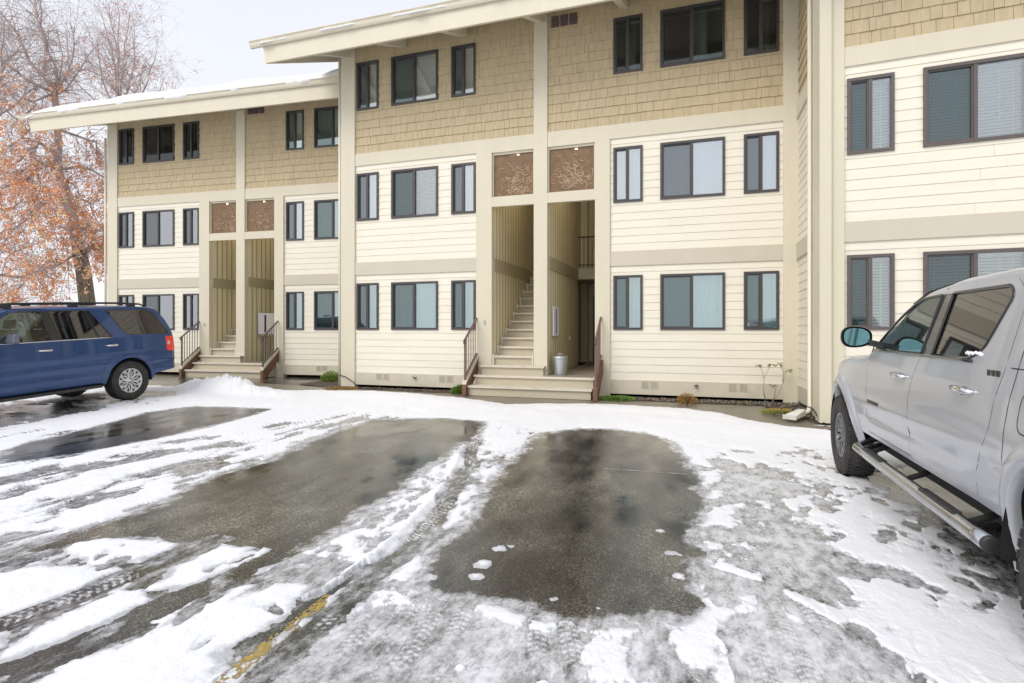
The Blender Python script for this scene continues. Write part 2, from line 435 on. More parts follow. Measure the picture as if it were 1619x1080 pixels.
    treads = [(SX0, SX1-.03, -.72, -.38, .28), (SX0+.05, SX1-.03, -.43, .0, .49), (SX0+.12, XA+.28, -.22, .05, .70)]
    zz, yy = .91, -.03
    k = 0
    while zz < 3.2:
        treads.append((XL+(.0 if k else -.0), XA-.0, yy, yy+.36, zz)); zz += .2045; yy += .30; k += 1
    for (a, b, y0, y1, z) in treads:
        st.box(a, b, y0, y1, z-.045, z)
    sto = st.build('staircase', M['tread'], building)
    rs = MB(T)
    zp = .06
    for i, (a, b, y0, y1, z) in enumerate(treads):
        if i < 3: rs.box(a+.03, b-.03, y0+.05, y0+.07, zp, z-.045)
        else: rs.box(a, b, y0+.05, y0+.07, zp, z-.045)
        zp = z
    rs.box(SX0+.16, XA+.2, -.14, .0, .45, .652); rs.box(SX0+.09, SX1-.07, -.35, -.02, .07, .442)
    rs.build('riser', M['riser'], sto)
    stg2 = MB(T)
    stg = MB(T)                                  # stepped side stringer on the left wall of the flight
    for i, (a, b, y0, y1, z) in enumerate(treads[3:]):
        stg.box(XL+.012, XL+.05, y0-.02, y0+.30, z-.30, z+.03); stg2.box(XA-.05, XA-.012, y0-.02, y0+.30, z-.30, z+.03)
    stg.build('stringer', M['trim'], sto); stg2.build('stringer', M['trim'], sto)
    # cheek boards and railings both sides
    for xx, inner in ((SX0-.02, 1), (SX1+.05, -1)):
        cb = MB(T); w = .045
        cb.hexa([(xx-w,-.80,.06),(xx+w,-.80,.06),(xx+w,-.70,.04),(xx-w,-.70,.04),(xx-w,-.80,.30),(xx+w,-.80,.30),(xx+w,-.70,.36),(xx-w,-.70,.36)])
        cb.hexa([(xx-w,-.70,.04),(xx+w,-.70,.04),(xx+w,.12,.72),(xx-w,.12,.72),(xx-w,-.70,.36),(xx+w,-.70,.36),(xx+w,.12,1.00),(xx-w,.12,1.00)])
        cb.build('cheek_board', M['wood_brown'], sto)
        if inner > 0 or left_wing:
            cl = MB(T)
            cl.hexa([(xx-w-.003,-.79,.30),(xx+w+.003,-.79,.30),(xx+w+.003,.13,1.003),(xx-w-.003,.13,1.003),(xx-w-.003,-.79,.37),(xx+w+.003,-.79,.37),(xx+w+.003,.13,1.06),(xx-w-.003,.13,1.06)])
            cl.build('cheek_cap', M['trim'], sto)
        rl = MB(T)
        rail = M['rail_brown'] if not left_wing else M['rail_dark']
        y0, y1 = -.74, .16
        rl.box(xx-.018, xx+.018, y0-.018, y0+.018, .20, 1.28); rl.box(xx-.018, xx+.018, y1-.018, y1+.018, .95, 1.93)
        def bar(za, zb, h):
            rl.hexa([(xx-.02,y0,za),(xx+.02,y0,za),(xx+.02,y1,zb),(xx-.02,y1,zb),(xx-.02,y0,za+h),(xx+.02,y0,za+h),(xx+.02,y1,zb+h),(xx-.02,y1,zb+h)])
        bar(1.27, 1.90, .035); bar(.46, 1.10, .022)
        for i in range(1, 9):
            t = i/9; y = y0+(y1-y0)*t
            rl.box(xx-.007, xx+.007, y-.007, y+.007, .46+.64*t, 1.28+.63*t)
        rl.tube([(xx,y0-.01,1.29),(xx,y0-.06,1.27),(xx,y0-.07,1.22),(xx,y0-.04,1.19)], .016, 6)
        rl.build('railing', rail, building)
    hr = MB(T); hr.box(XA-.06, XA-.02, 1.35, 1.42, 1.62, 1.84); hr.build('handrail_bracket', M['wood_brown'], building)
    for (x, y) in ((XB+.02, 2.1),):
        kb = MB(T); kb.box(x, x+.03, y, y+.02, 1.25, 1.33); kb.build('switch', M['white_box'], building)
    # louvres high on the wall
    for i in range(3):
        v = MB(T); xa = -3.03 + i*.205; v.box(xa, xa+.165, -.045, .0, 8.18, 8.42)
        v.build('upper_vent', M['vent_dark'], building)
    # fixtures
    f = MB(T); f.box(-4.62, -4.58, -.075, -.05, 1.62, 1.72); f.build('doorbell', M['metal'], building)

def vents(T, xs):
    for xa in xs:
        v = MB(T); v.box(xa, xa+.165, BAND-.004, 0, .27, .435); vo = v.build('foundation_vent', M['vent'], building)
        s = MB(T)
        for i in range(6):
            for j in range(6):
                s.box(xa+.018+i*.0225, xa+.032+i*.0225, BAND-.0065, BAND, .285+j*.023, .300+j*.023)
        s.build('vent_slot', M['vent_slot'], vo)
def hose_bib(T, x):
    m = MB(T)
    m.lathe([(.0,-.06),(.035,-.06),(.038,-.045),(.03,-.035)], 12, 'y', (x,0,.36)); m.tube([(x,-.05,.36),(x,-.10,.35),(x,-.11,.31)], .014, 8)
    m.lathe([(0,-.125),(.028,-.12),(.028,-.108),(0,-.10)], 8, 'y', (x,0,.385)); m.build('hose_bib', M['metal'], building)

stM = [['sheer','sheer','sheer'],['pale_screen','blind','pale_screen'],['blind_dark','blind_dark','blind_dark']]
bay(TM, -8.07, -4.81, W_L, stM)
bay(TM, -1.74, 1.62, W_R, [['sheer','sheer','sheer'],['pale','pale_screen','pale_screen'],['dim','dim','dim']])
entry(TM, False)
post(TM, -8.47, -8.07, .05, 8.62); post(TM, 1.62, 1.90, .05, 8.62)
stL = [['blind','open','blind'],['open','open','open'],['open','open','open']]
bay(TL, -8.07, -4.81, W_L, [['pale','pale_screen','pale'],['pale_screen','pale_screen','pale_screen'],['dim','dim','dim']])
bay(TL, -1.74, 1.62, W_R, [['sheer','sheer','sheer'],['pale_screen','sheer','pale'],['sheer','sheer','dim']])
entry(TL, True)
post(TL, -8.47, -8.07, .05, 8.62); post(TL, 1.62, 1.90, .05, 8.62)
bay(TR, -8.07, -4.81, W_L, [['teal_blind','teal_blind','teal_blind'],['blind','blind','blind'],['blind_dark','blind_dark','blind_dark']], True)
post(TR, -8.33, -8.07, .05, 8.62); post(TR, -4.81, -4.43, .05, 8.62)
lap_siding(TR, -4.43, -1.0, .44, 8.6, [])
m = MB(TM); m.box(1.62, 1.90, -.058, .05, .05, .44); 
vents(TM, [-7.47,-7.27,-5.77,-5.57,-1.09,-.905,.62,.82]); vents(TL, [-.62,-.43])
hose_bib(TM, -6.40); hose_bib(TM, .01); hose_bib(TL, .66)

# bodies of the three wings: back, ends, floors (dark rooms behind the windows)
def core(T, x0, x1, yb=9.0, cutl=True):
    m = MB(T)
    m.box(x0, x1, yb, yb+.2, 0, 11.4)
    m.box(x0, x0+.15, .06, yb, 0, 8.6); m.box(x1-.15, x1, .06, yb, 0, 8.6)
    m.build('outer_wall', M['siding'], building)
    r = MB(T)
    for z in (.30, 2.98, 5.72, 8.62): r.box(x0+.16, -4.44, .055, yb-.05, z, z+.06); r.box(-2.04, x1-.16, .055, yb-.05, z, z+.06)
    for (a, b) in ((x0+.16, -4.46), (-2.03, x1-.16)): r.box(a, b, 3.2, 3.3, .36, 8.6)
    for x in (-4.47, -2.035): r.box(x-.01, x+.01, .056, 5.0, .36, 8.6)
    for x in (x0+.17, x1-.18): r.box(x-.015, x+.015, .058, yb-.06, .36, 8.62)
    r.box(x0+.02, x1-.02, .052, yb-.05, 8.70, 8.76)
    r.build('room_shell', M['room'], building)
core(TM, -8.45, 1.88); core(TL, -8.45, 1.88); core(TR, -8.31, -1.0)

# the flank of the forward wing (siding running toward the camera) with its corner trim and downspout
def flank(xw, y0, y1, T):
    # plane x = xw, boards from y0 (back) to y1 (front), built in the world-aligned building frame
    base = Matrix.Translation((xw, y0-12, 0)) @ Matrix.Rotation(R_(-90), 4, 'Z')
    L = y0 - y1
    lap_siding(base, 0, L, .44, 2.86, []); lap_siding(base, 0, L, 3.17, 5.58, [])
    shingles(base, 0, L, 5.88, 8.7, [])
    band(base, 0, L, 2.86, 3.17, 'band', -.05); band(base, 0, L, 5.58, 5.88, 'trim', -.05)
    m = MB(base); m.box(0, L, -.03, .05, .14, .44); m.build('skirting', M['skirt'], building)
flank(1.90, 12.0, 10.56, None)
m = MB(BT(0,12,0)); m.box(1.87, 2.0, 9.93-12, 10.56-12, .05, 8.62); m.build('corner_board', M['trim'], building)
m = MB(BT(0,12,0)); m.box(1.835, 2.0, 9.74-12, 10.08-12, .05, 8.62); m.build('corner_board', M['trim'], building)

def downspout(pts, name='downspout'):
    m = MB(BT(0,12,0)); pts = [(x, y-12, z) for x, y, z in pts]
    m.tube(pts, .035, 8); 
    return m.build(name, M['downspout'], building)
downspout([(1.83,10.52,8.1),(1.83,10.52,.22),(1.80,10.45,.12),(1.62,10.2,.09)])
downspout([(-8.53,11.98,8.3),(-8.53,11.98,.10)])
downspout([(-18.72,13.40,7.9),(-18.72,13.40,.10)])
# box elbow lying on the bed at the foot of the downspout
# ---- roofs
def roof(T, x0, x1, gx0, snow_t, snow_x0=None, seed=0):
    ys, zb, zt, sl = -1.4, 7.76, 8.20, .46
    def zs(y, off=0): return 7.95 + off + (y-ys)*sl
    m = MB(T)
    # slab between soffit and roofing
    yb = 7.5
    m.add([(x0+.04,ys+.04,zs(ys)),(x1,ys+.04,zs(ys)),(x1,yb,zs(yb)),(x0+.04,yb,zs(yb)),
           (x0+.04,ys+.04,zs(ys,.28)),(x1,ys+.04,zs(ys,.28)),(x1,yb,zs(yb,.28)),(x0+.04,yb,zs(yb,.28))],
          [(0,3,2,1),(4,5,6,7),(0,1,5,4),(1,2,6,5),(2,3,7,6),(3,0,4,7)])
    ro = m.build('roof', M['soffit'], building)
    f = MB(T); f.hexa([(x0+.10,ys-.005,zb),(x1,ys-.005,zb),(x1,ys+.055,zb),(x0+.10,ys+.055,zb),(x0-.02,ys-.005,zt),(x1,ys-.005,zt),(x1,ys+.055,zt),(x0-.02,ys+.055,zt)])
    f.build('fascia', M['trim'], ro)
    f = MB(T); f.hexa([(x0,ys+.06,zb+.02),(x0+.06,ys+.06,zb+.02),(x0+.06,yb,zb+.1+(yb-ys)*sl),(x0,yb,zb+.1+(yb-ys)*sl),
                       (x0-.02,ys+.06,zt+.03),(x0+.06,ys+.06,zt+.03),(x0+.06,yb,zt+.08+(yb-ys)*sl),(x0-.02,yb,zt+.08+(yb-ys)*sl)])
    f.build('rake_board', M['trim'], ro)
    g = MB(T)                                     # ogee gutter
    prof = [(ys-.01,zt-.06),(ys-.06,zt-.06),(ys-.085,zt-.02),(ys-.10,zt+.05),(ys-.125,zt+.07),(ys-.125,zt+.085),(ys-.01,zt+.085)]
    n = len(prof)
    g.add([(gx0,p[0],p[1]) for p in prof]+[(x1,p[0],p[1]) for p in prof], [(i,(i+1)%n,n+(i+1)%n,n+i) for i in range(n)]+[tuple(range(n-1,-1,-1)),tuple(range(n,2*n))])
    g.build('gutter', M['trim'], ro)
    # outriggers under the eave
    for x in (-8.27,-6.72,-5.12,-3.275,-1.45,.15,1.75):
        if x > x1: continue
        b = MB(T); w = .075
        b.hexa([(x-w,ys+.06,zb+.03),(x+w,ys+.06,zb+.03),(x+w,-.02,8.33),(x-w,-.02,8.33),(x-w,ys+.06,zs(ys)+.02),(x+w,ys+.06,zs(ys)+.02),(x+w,-.02,zs(0)),(x-w,-.02,zs(0))])
        b.build('outrigger', M['trim'], ro)
    # snow blanket
    sx0 = snow_x0 if snow_x0 is not None else x0
    nx, ny = 260, 44; g2 = random.Random(seed)
    ph = [g2.uniform(0, 6.28) for _ in range(8)]
    s = MB(T); vs = []
    for j in range(ny+1):
        for i in range(nx+1):
            x = sx0 + (x1-sx0)*i/nx
            t = j/ny; y = ys-.10 + (yb-ys)*(t**1.8)
            edge = min(1, (x-sx0)/.9 if sx0 < x1 else 1); lip = 1-math.exp(-t**1.8*18)
            n = .5*math.sin(x*1.7+ph[0])+.3*math.sin(x*4.3+ph[1]+y)+.2*math.sin(x*9.1+ph[2])+.15*math.sin(x*21+ph[3])
            th = snow_t*(.55+.45*lip)*(1+.22*n)*(math.sqrt(max(edge,0))*.95+.05)
            y += .04*math.sin(x*3.1+ph[4])*(1-t) + .02*math.sin(x*11+ph[5])*(1-t)
            vs.append((x, y, zs(y,.28)+max(th,.012) + (.0 if j else -snow_t*.25)))
    fs = [(j*(nx+1)+i, j*(nx+1)+i+1, (j+1)*(nx+1)+i+1, (j+1)*(nx+1)+i) for j in range(ny) for i in range(nx)]
    b = len(vs)
    vs += [(sx0+(x1-sx0)*i/nx, ys-.05, zs(ys,.25)) for i in range(nx+1)]
    fs += [(b+i, b+i+1, i+1, i) for i in range(nx)]
    b = len(vs); vs += [(sx0, ys-.05+(yb-ys)*((j/ny)**1.8), zs(ys-.05+(yb-ys)*((j/ny)**1.8), .24)) for j in range(ny+1)]
    fs += [(b+j, j*(nx+1), (j+1)*(nx+1), b+j+1) for j in range(ny)]
    s.add(vs, fs, 0, True); s.build('roof_snow', M['roof_snow'], ro)
roof(TM, -9.66, 1.90, -9.98, .07, seed=1)
roof(TL, -10.0, 1.75, -10.3, .34, seed=2)
roof(TR, -8.9, -1.0, -9.0, .07, seed=3)

# ------------------------------------------------------------------ ground
def hash2(ix, iy, seed):
    h = (ix.astype(np.int64)*374761393 + iy.astype(np.int64)*668265263 + seed*974634777) & 0xffffffff
    h = ((h ^ (h >> 13))*1274126177) & 0xffffffff
    h = (h ^ (h >> 16)) & 0xffffffff
    return h/4294967295.0
def vnoise(x, y, seed=0):
    ix = np.floor(x); iy = np.floor(y); fx = x-ix; fy = y-iy
    fx = fx*fx*fx*(fx*(fx*6-15)+10); fy = fy*fy*fy*(fy*(fy*6-15)+10)
    a = hash2(ix,iy,seed); b = hash2(ix+1,iy,seed); c = hash2(ix,iy+1,seed); d = hash2(ix+1,iy+1,seed)
    return (a*(1-fx)+b*fx)*(1-fy) + (c*(1-fx)+d*fx)*fy
def fbm(x, y, oct=5, seed=0, rough=.55):
    s = 0; a = 1; t = 0
    for o in range(oct):
        ca, sa = math.cos(.6*o), math.sin(.6*o)
        s = s + a*(vnoise((x*ca-y*sa)*2**o+17.3*o, (x*sa+y*ca)*2**o-9.1*o, seed+o)-.5); t += a; a *= rough
    return s/t*2
def sd_poly(X, Y, P):
    P = np.array(P); d = np.full(X.shape, 1e9); ins = np.zeros(X.shape, bool)
    n = len(P)
    for i in range(n):
        a = P[i]; b = P[(i+1) % n]; e = b-a
        wx, wy = X-a[0], Y-a[1]
        t = np.clip((wx*e[0]+wy*e[1])/max(e@e, 1e-9), 0, 1)
        d = np.minimum(d, (wx-e[0]*t)**2+(wy-e[1]*t)**2)
        c = ((a[1] > Y) != (b[1] > Y))
        with np.errstate(divide='ignore', invalid='ignore'):
            xi = a[0]+(Y-a[1])*e[0]/(e[1] if abs(e[1]) > 1e-9 else 1e-9)
        ins ^= (c & (X < xi))
    d = np.sqrt(d); return np.where(ins, -d, d)
def sd_line(X, Y, P):
    P = np.array(P); d = np.full(X.shape, 1e9); s = np.zeros(X.shape); acc = 0; side = np.zeros(X.shape)
    for i in range(len(P)-1):
        a = P[i]; e = P[i+1]-a; L = math.sqrt(e@e)
        wx, wy = X-a[0], Y-a[1]; t = np.clip((wx*e[0]+wy*e[1])/(L*L), 0, 1)
        q = np.sqrt((wx-e[0]*t)**2+(wy-e[1]*t)**2)
        m = q < d; d = np.where(m, q, d); s = np.where(m, acc+t*L, s); side = np.where(m, np.sign(wx*e[1]-wy*e[0])*q, side); acc += L
    return d, s, side
def sstep(a, b, x):
    t = np.clip((x-a)/(b-a), 0, 1); return t*t*(3-2*t)

PG = {
'A':[(-8.54,4.76),(-8.96,5.34),(-9.18,6.21),(-9.71,7.7),(-9.46,8.42),(-8.66,8.58),(-7.6,8.57),(-7.39,7.97),(-7.19,7.11),(-7.05,6.23),(-7.07,5.28),(-7.1,4.7),(-7.41,4.13)],
'B':[(-4.68,2.08),(-4.47,2.49),(-4.42,2.83),(-4.41,3.5),(-4.67,4.34),(-4.71,5.18),(-4.94,6.16),(-5.13,7.25),(-5.11,8.0),(-4.7,8.41),(-4.08,8.62),(-3.25,8.48),(-2.84,7.31),(-2.83,6.56),(-2.7,5.53),(-2.61,4.52),(-2.55,4.04),(-2.5,3.65),(-2.52,3.27),(-2.53,3.04),(-2.61,2.95),(-3.16,3.04),(-4.11,2.88),(-4.11,2.66),(-4.21,2.49),(-4.34,1.93)],
'C':[(-2.06,6.54),(-2.11,7.09),(-2.18,7.73),(-1.68,8.38),(-1.17,8.44),(-.72,8.32),(-.32,7.82),(-.19,7.16),(.03,6.28),(.08,5.04),(.02,4.66),(.05,3.85),(.03,3.21),(-.07,3.04),(-.19,2.96),(-.38,2.88),(-.56,2.81),(-.72,2.81),(-.88,2.82),(-1.08,2.85),(-1.29,2.82),(-1.48,2.83),(-1.62,2.87),(-1.66,3.13),(-1.69,3.47),(-1.71,4.03),(-1.85,4.77),(-2.01,5.61)],
'E':[(1.85,6.83),(2.34,7.28),(3.07,7.52),(3.94,7.13),(4.2,1.5),(1.95,1.5),(1.93,3.3),(1.77,3.9),(1.78,4.36),(1.72,4.88),(1.72,5.67),(1.67,6.26)],
'pa':[(-4.1,2.67),(-4.11,2.77),(-4.07,2.85),(-3.42,2.95),(-3.42,2.8),(-3.43,2.68),(-3.66,2.58)],
'pb':[(-3.1,2.66),(-3.14,2.9),(-3.14,3.01),(-2.74,3.06),(-2.79,2.72),(-2.82,2.51),(-3.0,2.41)],
'pc':[(-4.3,1.55),(-4.1,2.22),(-3.97,2.41),(-3.69,2.46),(-3.42,2.5),(-3.39,2.22),(-3.49,1.95),(-3.53,1.57),(-3.7,1.2)],
'pd':[(-3.05,1.1),(-2.99,1.67),(-3.16,1.92),(-3.14,2.31),(-3.07,2.35),(-2.86,2.3),(-2.83,1.97),(-2.93,1.63),(-2.9,1.1)],
'pe':[(-2.68,1.2),(-2.62,1.63),(-2.55,1.86),(-2.52,2.17),(-2.47,2.57),(-2.18,2.72),(-2.09,2.38),(-2.11,2.09),(-2.05,1.81),(-1.99,1.5),(-1.98,1.2)],
'ridge':[(-2.83,6.56),(-2.41,5.42),(-2.17,4.46),(-2.07,3.78),(-2.01,3.27),(-2.0,2.88),(-2.02,2.62),(-2.09,2.55),(-2.17,2.82),(-2.12,3.02),(-2.21,3.26),(-2.22,3.77),(-2.27,4.53),(-2.47,5.4)],
'dark':[(.13,6.26),(.37,5.72),(.59,5.19),(.78,4.24),(.83,3.81),(.7,3.63),(.42,4.25),(.15,5.04)],
}
PL = {
'T1':[(-3.5,1.2),(-3.42,1.61),(-3.38,1.88),(-3.3,2.23),(-3.28,2.51),(-3.23,2.95),(-3.25,3.1)],
'T2':[(-2.86,1.1),(-2.85,1.59),(-2.74,2.02),(-2.70,2.42),(-2.66,2.86),(-2.66,3.08)],
'T3':[(-2.94,7.28),(-2.39,5.72),(-2.06,4.5),(-1.92,3.73),(-1.86,3.2),(-1.84,2.78),(-1.82,2.35),(-1.80,2.01),(-1.78,1.79),(-1.76,1.2)],
}
GROUND_EDGE = [(-30,10.6),(-12.5,10.9),(-9.2,11.1),(-8.4,11.35),(-7.2,11.62),(-6.4,11.5),(-4.7,11.1),(-3.6,10.5),(-2.8,10.9),(-1.8,11.05),(-.1,10.95),(.43,10.55),(.8,10.0),(1.33,9.6),(1.8,9.45),(2.3,9.3),(8,9.0)]
def gz(X, Y):
    t = sstep(-7.0, -10.5, X) if False else np.clip((-7.0-X)/3.5, 0, 1)
    t = t*t*(3-2*t)
    base = -.045*np.clip(8.8-Y, -.3, 12)*t
    return base + .05*sstep(9.5, 11.8, Y) + .006*fbm(X*.4, Y*.4, 2, 5)

def fields(X, Y):
    """snow depth S (metres-like, >0 = snow) and slush 0..1 at world points"""
    warp = .085*fbm(X*3.2, Y*2.6, 5, 11, .6); warp2 = .02*fbm(X*14, Y*14, 3, 12)
    Xw, Yw = X+warp, Y+.05*fbm(X*3.2+40, Y*3.2, 4, 13)
    edge = warp2 + .022*fbm(X*22, Y*16, 4, 14, .7)
    S = np.full(X.shape, .5)
    slush = np.zeros(X.shape)
    near = 1-sstep(3.0, 8.0, Y)
    dA = sd_poly(Xw, Yw, PG['A'])+edge; dB = sd_poly(Xw, Yw, PG['B'])+edge; dC = sd_poly(Xw, Yw, PG['C'])+edge
    dE = sd_poly(Xw, Yw, PG['E'])+edge*1.5
    # broad thin-snow zones where asphalt shows through
    mid = np.exp(-((X+5.6)/1.3)**2)*sstep(3.5,5.5,Y)*(1-sstep(8.0,9.3,Y))          # strip between patches A and B
    str_ = fbm(X*4.6, Y*1.25, 6, 21, .62)                                              # streaks along the stalls
    S = np.where(mid > .02, np.minimum(S, (.16-str_)*.55 + (1-mid)*.35), S); slush = np.maximum(slush, mid*.5)
    lft = sstep(-4.2,-5.5,-(-X)) if False else ((X < -4.3) & (Y < 6.2)).astype(float)
    S = np.where(lft > 0, np.minimum(S, (.22-fbm(X*2.6+5, Y*1.2, 6, 22, .62))*.45), S); slush = np.where(lft > 0, np.maximum(slush, .45), slush)
    # right-hand zone: trampled, slushy
    rz = sstep(-.35, .12, X)*(1-sstep(7.6, 8.6, Y+ .5*fbm(X,Y,3,33)))*(1-sstep(1.75,2.1,X))
    rn = fbm(X*3.6, Y*3.0, 6, 31, .62)
    inner = np.exp(-((X-.50)/.50)**2)*(sstep(3.2,3.9,Y))*(1-sstep(6.4,7.3,Y))
    S = np.where(rz > .05, np.minimum(S, .16 - inner*.34 + (.06-rn)*.50 + (1-rz)*.5), S)
    slush = np.maximum(slush, rz*(.30+.45*inner+.6*np.clip(rn,-.2,.6)))
    # icy grey wedge lower right
    ice = sd_poly(Xw, Yw, [(.05,3.75),(.45,3.6),(.85,2.9),(.95,2.1),(1.0,1.2),(.25,1.2),(.2,2.2),(.1,3.0)])
    S = np.where(ice < 0, np.minimum(S, -.03+.45*np.clip(fbm(X*2.2,Y*2.2,5,41)-.25,0,1)), S); slush = np.where(ice < .12, np.maximum(slush, .84*sstep(.12,-.1,ice)), slush)
    # foreground slush and rutted ice
    fg = (Y < 2.95+.1*fbm(X*4,Y*4,3,51)) & (X > -1.95) & (X < .45)
    fgn = fbm(X*5.0, Y*3.6, 6, 52, .62)
    S = np.where(fg, np.minimum(S, -.075 + fgn*.34 + .10*sstep(2.62,2.86,Y)*sstep(-1.5,-1.1,X) + .05*sstep(-.9,-.3,X)), S)
    slush = np.where(fg, np.maximum(slush, .68+.40*fbm(X*3,Y*1.6,5,53)), slush)
    # between T3 rut and patch C
    gp = sd_poly(Xw, Yw, [(-2.75,7.2),(-2.84,8.3),(-2.15,7.9),(-2.05,6.5),(-2.0,5.6),(-1.84,4.7),(-1.7,4.0),(-1.68,3.4),(-1.62,2.85),(-1.85,2.85),(-1.95,3.7),(-2.1,4.5),(-2.42,5.7)])
    gpn = fbm(X*7, Y*3.5, 5, 54, .6)
    S = np.where(gp < .05, np.minimum(S, .02+gpn*.28+.10*sstep(5.5,7.5,Y)), S); slush = np.where(gp < .1, np.maximum(slush, .55+.5*gpn), slush)
    # snow ribbon between B and T3: trampled inside, clean ridge along its right rim
    rb = sd_poly(Xw, Yw, [(-2.86,6.7),(-2.7,5.53),(-2.61,4.52),(-2.55,4.04),(-2.5,3.65),(-2.52,3.0),(-2.3,2.6),(-2.05,2.6),(-2.0,3.0),(-2.05,3.6),(-2.12,4.2),(-2.3,5.0),(-2.5,5.7)])
    rbn = fbm(X*8, Y*4.5, 5, 55, .6)
    S = np.where(rb < .03, np.minimum(S, .07-rbn*.32), S); slush = np.where(rb < .05, np.maximum(slush, .55), slush)
    S = np.minimum(S, dA*.9); S = np.minimum(S, dB*.9); S = np.minimum(S, dC*.9)
    S = np.minimum(S, dE*.6 + .10*fbm(X*5,Y*4,4,56))
    slush = np.maximum(slush, np.clip(.45-dE*-1.2,0,.5)*(dE < .1)*sstep(-.5,.0,dE)*(.6+fbm(X*9,Y*6,4,57)))
    # left foreground: ruts and the snow slabs between them
    lf = (Y < 3.1) & (X < -1.95) & (X > -4.4) & (dB > -.05)
    lfn = fbm(X*4, Y*3, 5, 61)
    S = np.where(lf, np.minimum(S, .0+.22*lfn), S); slush = np.where(lf, np.maximum(slush, .38+.6*lfn), slush)
    for k in ('pa','pb','pc','pd','pe'):
        d = sd_poly(Xw, Yw, PG[k])+edge-.045; S = np.maximum(S, np.where(d < .1, -d*1.1, -9))
    for k, w in (('T1',.085),('T2',.10),('T3',.075)):
        d, s, side = sd_line(Xw, Yw, PL[k]); d = d-w+edge
        S = np.minimum(S, d*1.0)
        slush = np.where(d < .02, (.32 if k != 'T2' else .05)+.25*fbm(X*9,Y*3,3,62), slush)
    # crisp ridge
    d, s, side = sd_line(Xw, Yw, [(-2.83,6.6),(-2.45,5.42),(-2.2,4.46),(-2.085,3.78),(-2.02,3.27),(-2.02,2.85),(-2.06,2.6)])
    S = np.maximum(S, (.045-d)*1.1+edge*1.2+.07*fbm(X*9,Y*5,4,58))
    # footprints
    g = random.Random(3)
    fp = []
    for i in range(110): fp.append((g.uniform(.3,1.85), g.uniform(1.8,7.5), g.uniform(-.5,.5), g.uniform(.3,1)))
    for i in range(26): fp.append((g.uniform(-5.2,-4.4), g.uniform(3.0,6.5), g.uniform(-.4,.4), g.uniform(.5,1)))
    for i in range(22): fp.append((g.uniform(-2.6,-2.1), g.uniform(2.7,5.2), g.uniform(-.4,.4), g.uniform(.5,1)))
    for i in range(18): fp.append((g.uniform(-4.2,-2.2), g.uniform(1.3,3.0), g.uniform(-.4,.4), g.uniform(.5,1)))
    fp += [(-3.55,2.60,.2,1),(-3.35,2.42,-.2,1),(-2.68,2.60,.4,1),(-2.2,2.45,1.2,1),(-3.75,2.72,.3,1),(.76,3.1,.3,1),(.62,3.55,.3,1),(.95,2.75,.2,1)]
    depr = np.zeros(X.shape)
    for (fx, fy, an, dp) in fp:
        m = (np.abs(X-fx) < .25) & (np.abs(Y-fy) < .25)
        if not m.any(): continue
        ca, sa = math.cos(an), math.sin(an); px = (X[m]-fx)*ca+(Y[m]-fy)*sa; py = -(X[m]-fx)*sa+(Y[m]-fy)*ca
        r = np.sqrt((px/(.05+.008*np.sign(py)))**2+(py/.135)**2) + edge[m]*8
        v = sstep(1.15,.8,r)*dp
        depr[m] = np.maximum(depr[m], v)
    S = S - depr*np.where(X > .2, .22, np.where(S < .3, .14, .08)); slush = np.where(depr > .3, np.maximum(slush, .35), slush)
    # snow lumps on the bare stall
    for (lx, ly, lr) in ((-1.28,3.6,.055),(-1.22,3.66,.03),(-1.30,3.33,.06),(-1.52,3.05,.05),(-.75,3.02,.02),(-1.27,3.15,.05),(-.15,3.9,.05),(-.25,4.3,.03),(-.1,3.55,.04),(-.5,3.0,.015)):
        d = np.sqrt((X-lx)**2+(Y-ly)**2)-lr+edge*1.2; S = np.maximum(S, np.where(d < .03, -d, -9))
    # building side: walkway and planting bed swept or melted
    xe = np.array([p[0] for p in GROUND_EDGE]); ye = np.array([p[1] for p in GROUND_EDGE])
    yl = np.interp(X, xe, ye) + .14*fbm(X*1.6, Y*.5, 4, 71)
    S = np.minimum(S, (yl-Y)*.7+edge)
    # leftover snow on the bed
    for (lx, ly, rx, ry) in ((-7.0,11.8,.45,.11),(-5.6,11.78,.85,.14),(-6.1,11.62,.35,.12),(-9.4,12.9,.55,.16),(1.95,9.75,.5,.10),(2.1,9.55,.55,.06),(.1,11.62,.3,.03),(-1.0,11.6,.25,.025),(-1.5,11.5,.09,.04)):
        d = (np.sqrt(((X-lx)/rx)**2+((Y-ly)/ry)**2)-1)*min(rx,ry)+edge*1.5; S = np.maximum(S, np.where(d < .05, -d*1.3, -9))
    # under and around the blue car
    d = sd_poly(Xw, Yw, [(-13.6,3.5),(-13.6,9.6),(-11.6,9.9),(-11.2,8.9),(-11.1,7.5),(-11.0,3.5)]); un = fbm(X*1.6,Y*3,5,81)
    S = np.where(d < .5, np.minimum(S, -.01+.42*(un)+np.clip(d,0,1)*.6), S); slush = np.where(d < .2, np.maximum(slush, .3), slush)
    S = np.where(Y > 15, .4, S)
    dm = np.minimum(np.minimum(dA, dC), np.where(Y > 3.2, dB, 1.0)); rim = sstep(-.17, -.0, dm + .13*fbm(X*5,Y*4,4,59))
    slush = np.where(dm < .06, np.maximum(slush*rim, rim*.62), slush); slush = np.where(dm < -.3, slush*.06, slush)
    def tread(path, w, dens, s0=0, amt=.5):
        nonlocal slush, S
        d, s, side = sd_line(X, Y, path); m = d < w
        lugs = (np.sin((s+np.abs(side)*.55)*2*math.pi/.045+1.2*fbm(X*5,Y*5,2,77)) > .25).astype(float)
        rib = (np.cos(side*2*math.pi/(w*.62)) > -.6).astype(float)
        br = sstep(-.15,.25,fbm(X*3+7,Y*3,4,78))
        v = lugs*rib*br
        slush = np.where(m, np.clip(slush*(1-dens*.5)+v*amt, 0, 1.3), slush); S = np.where(m & (S < .05), np.minimum(S, -.005), S)
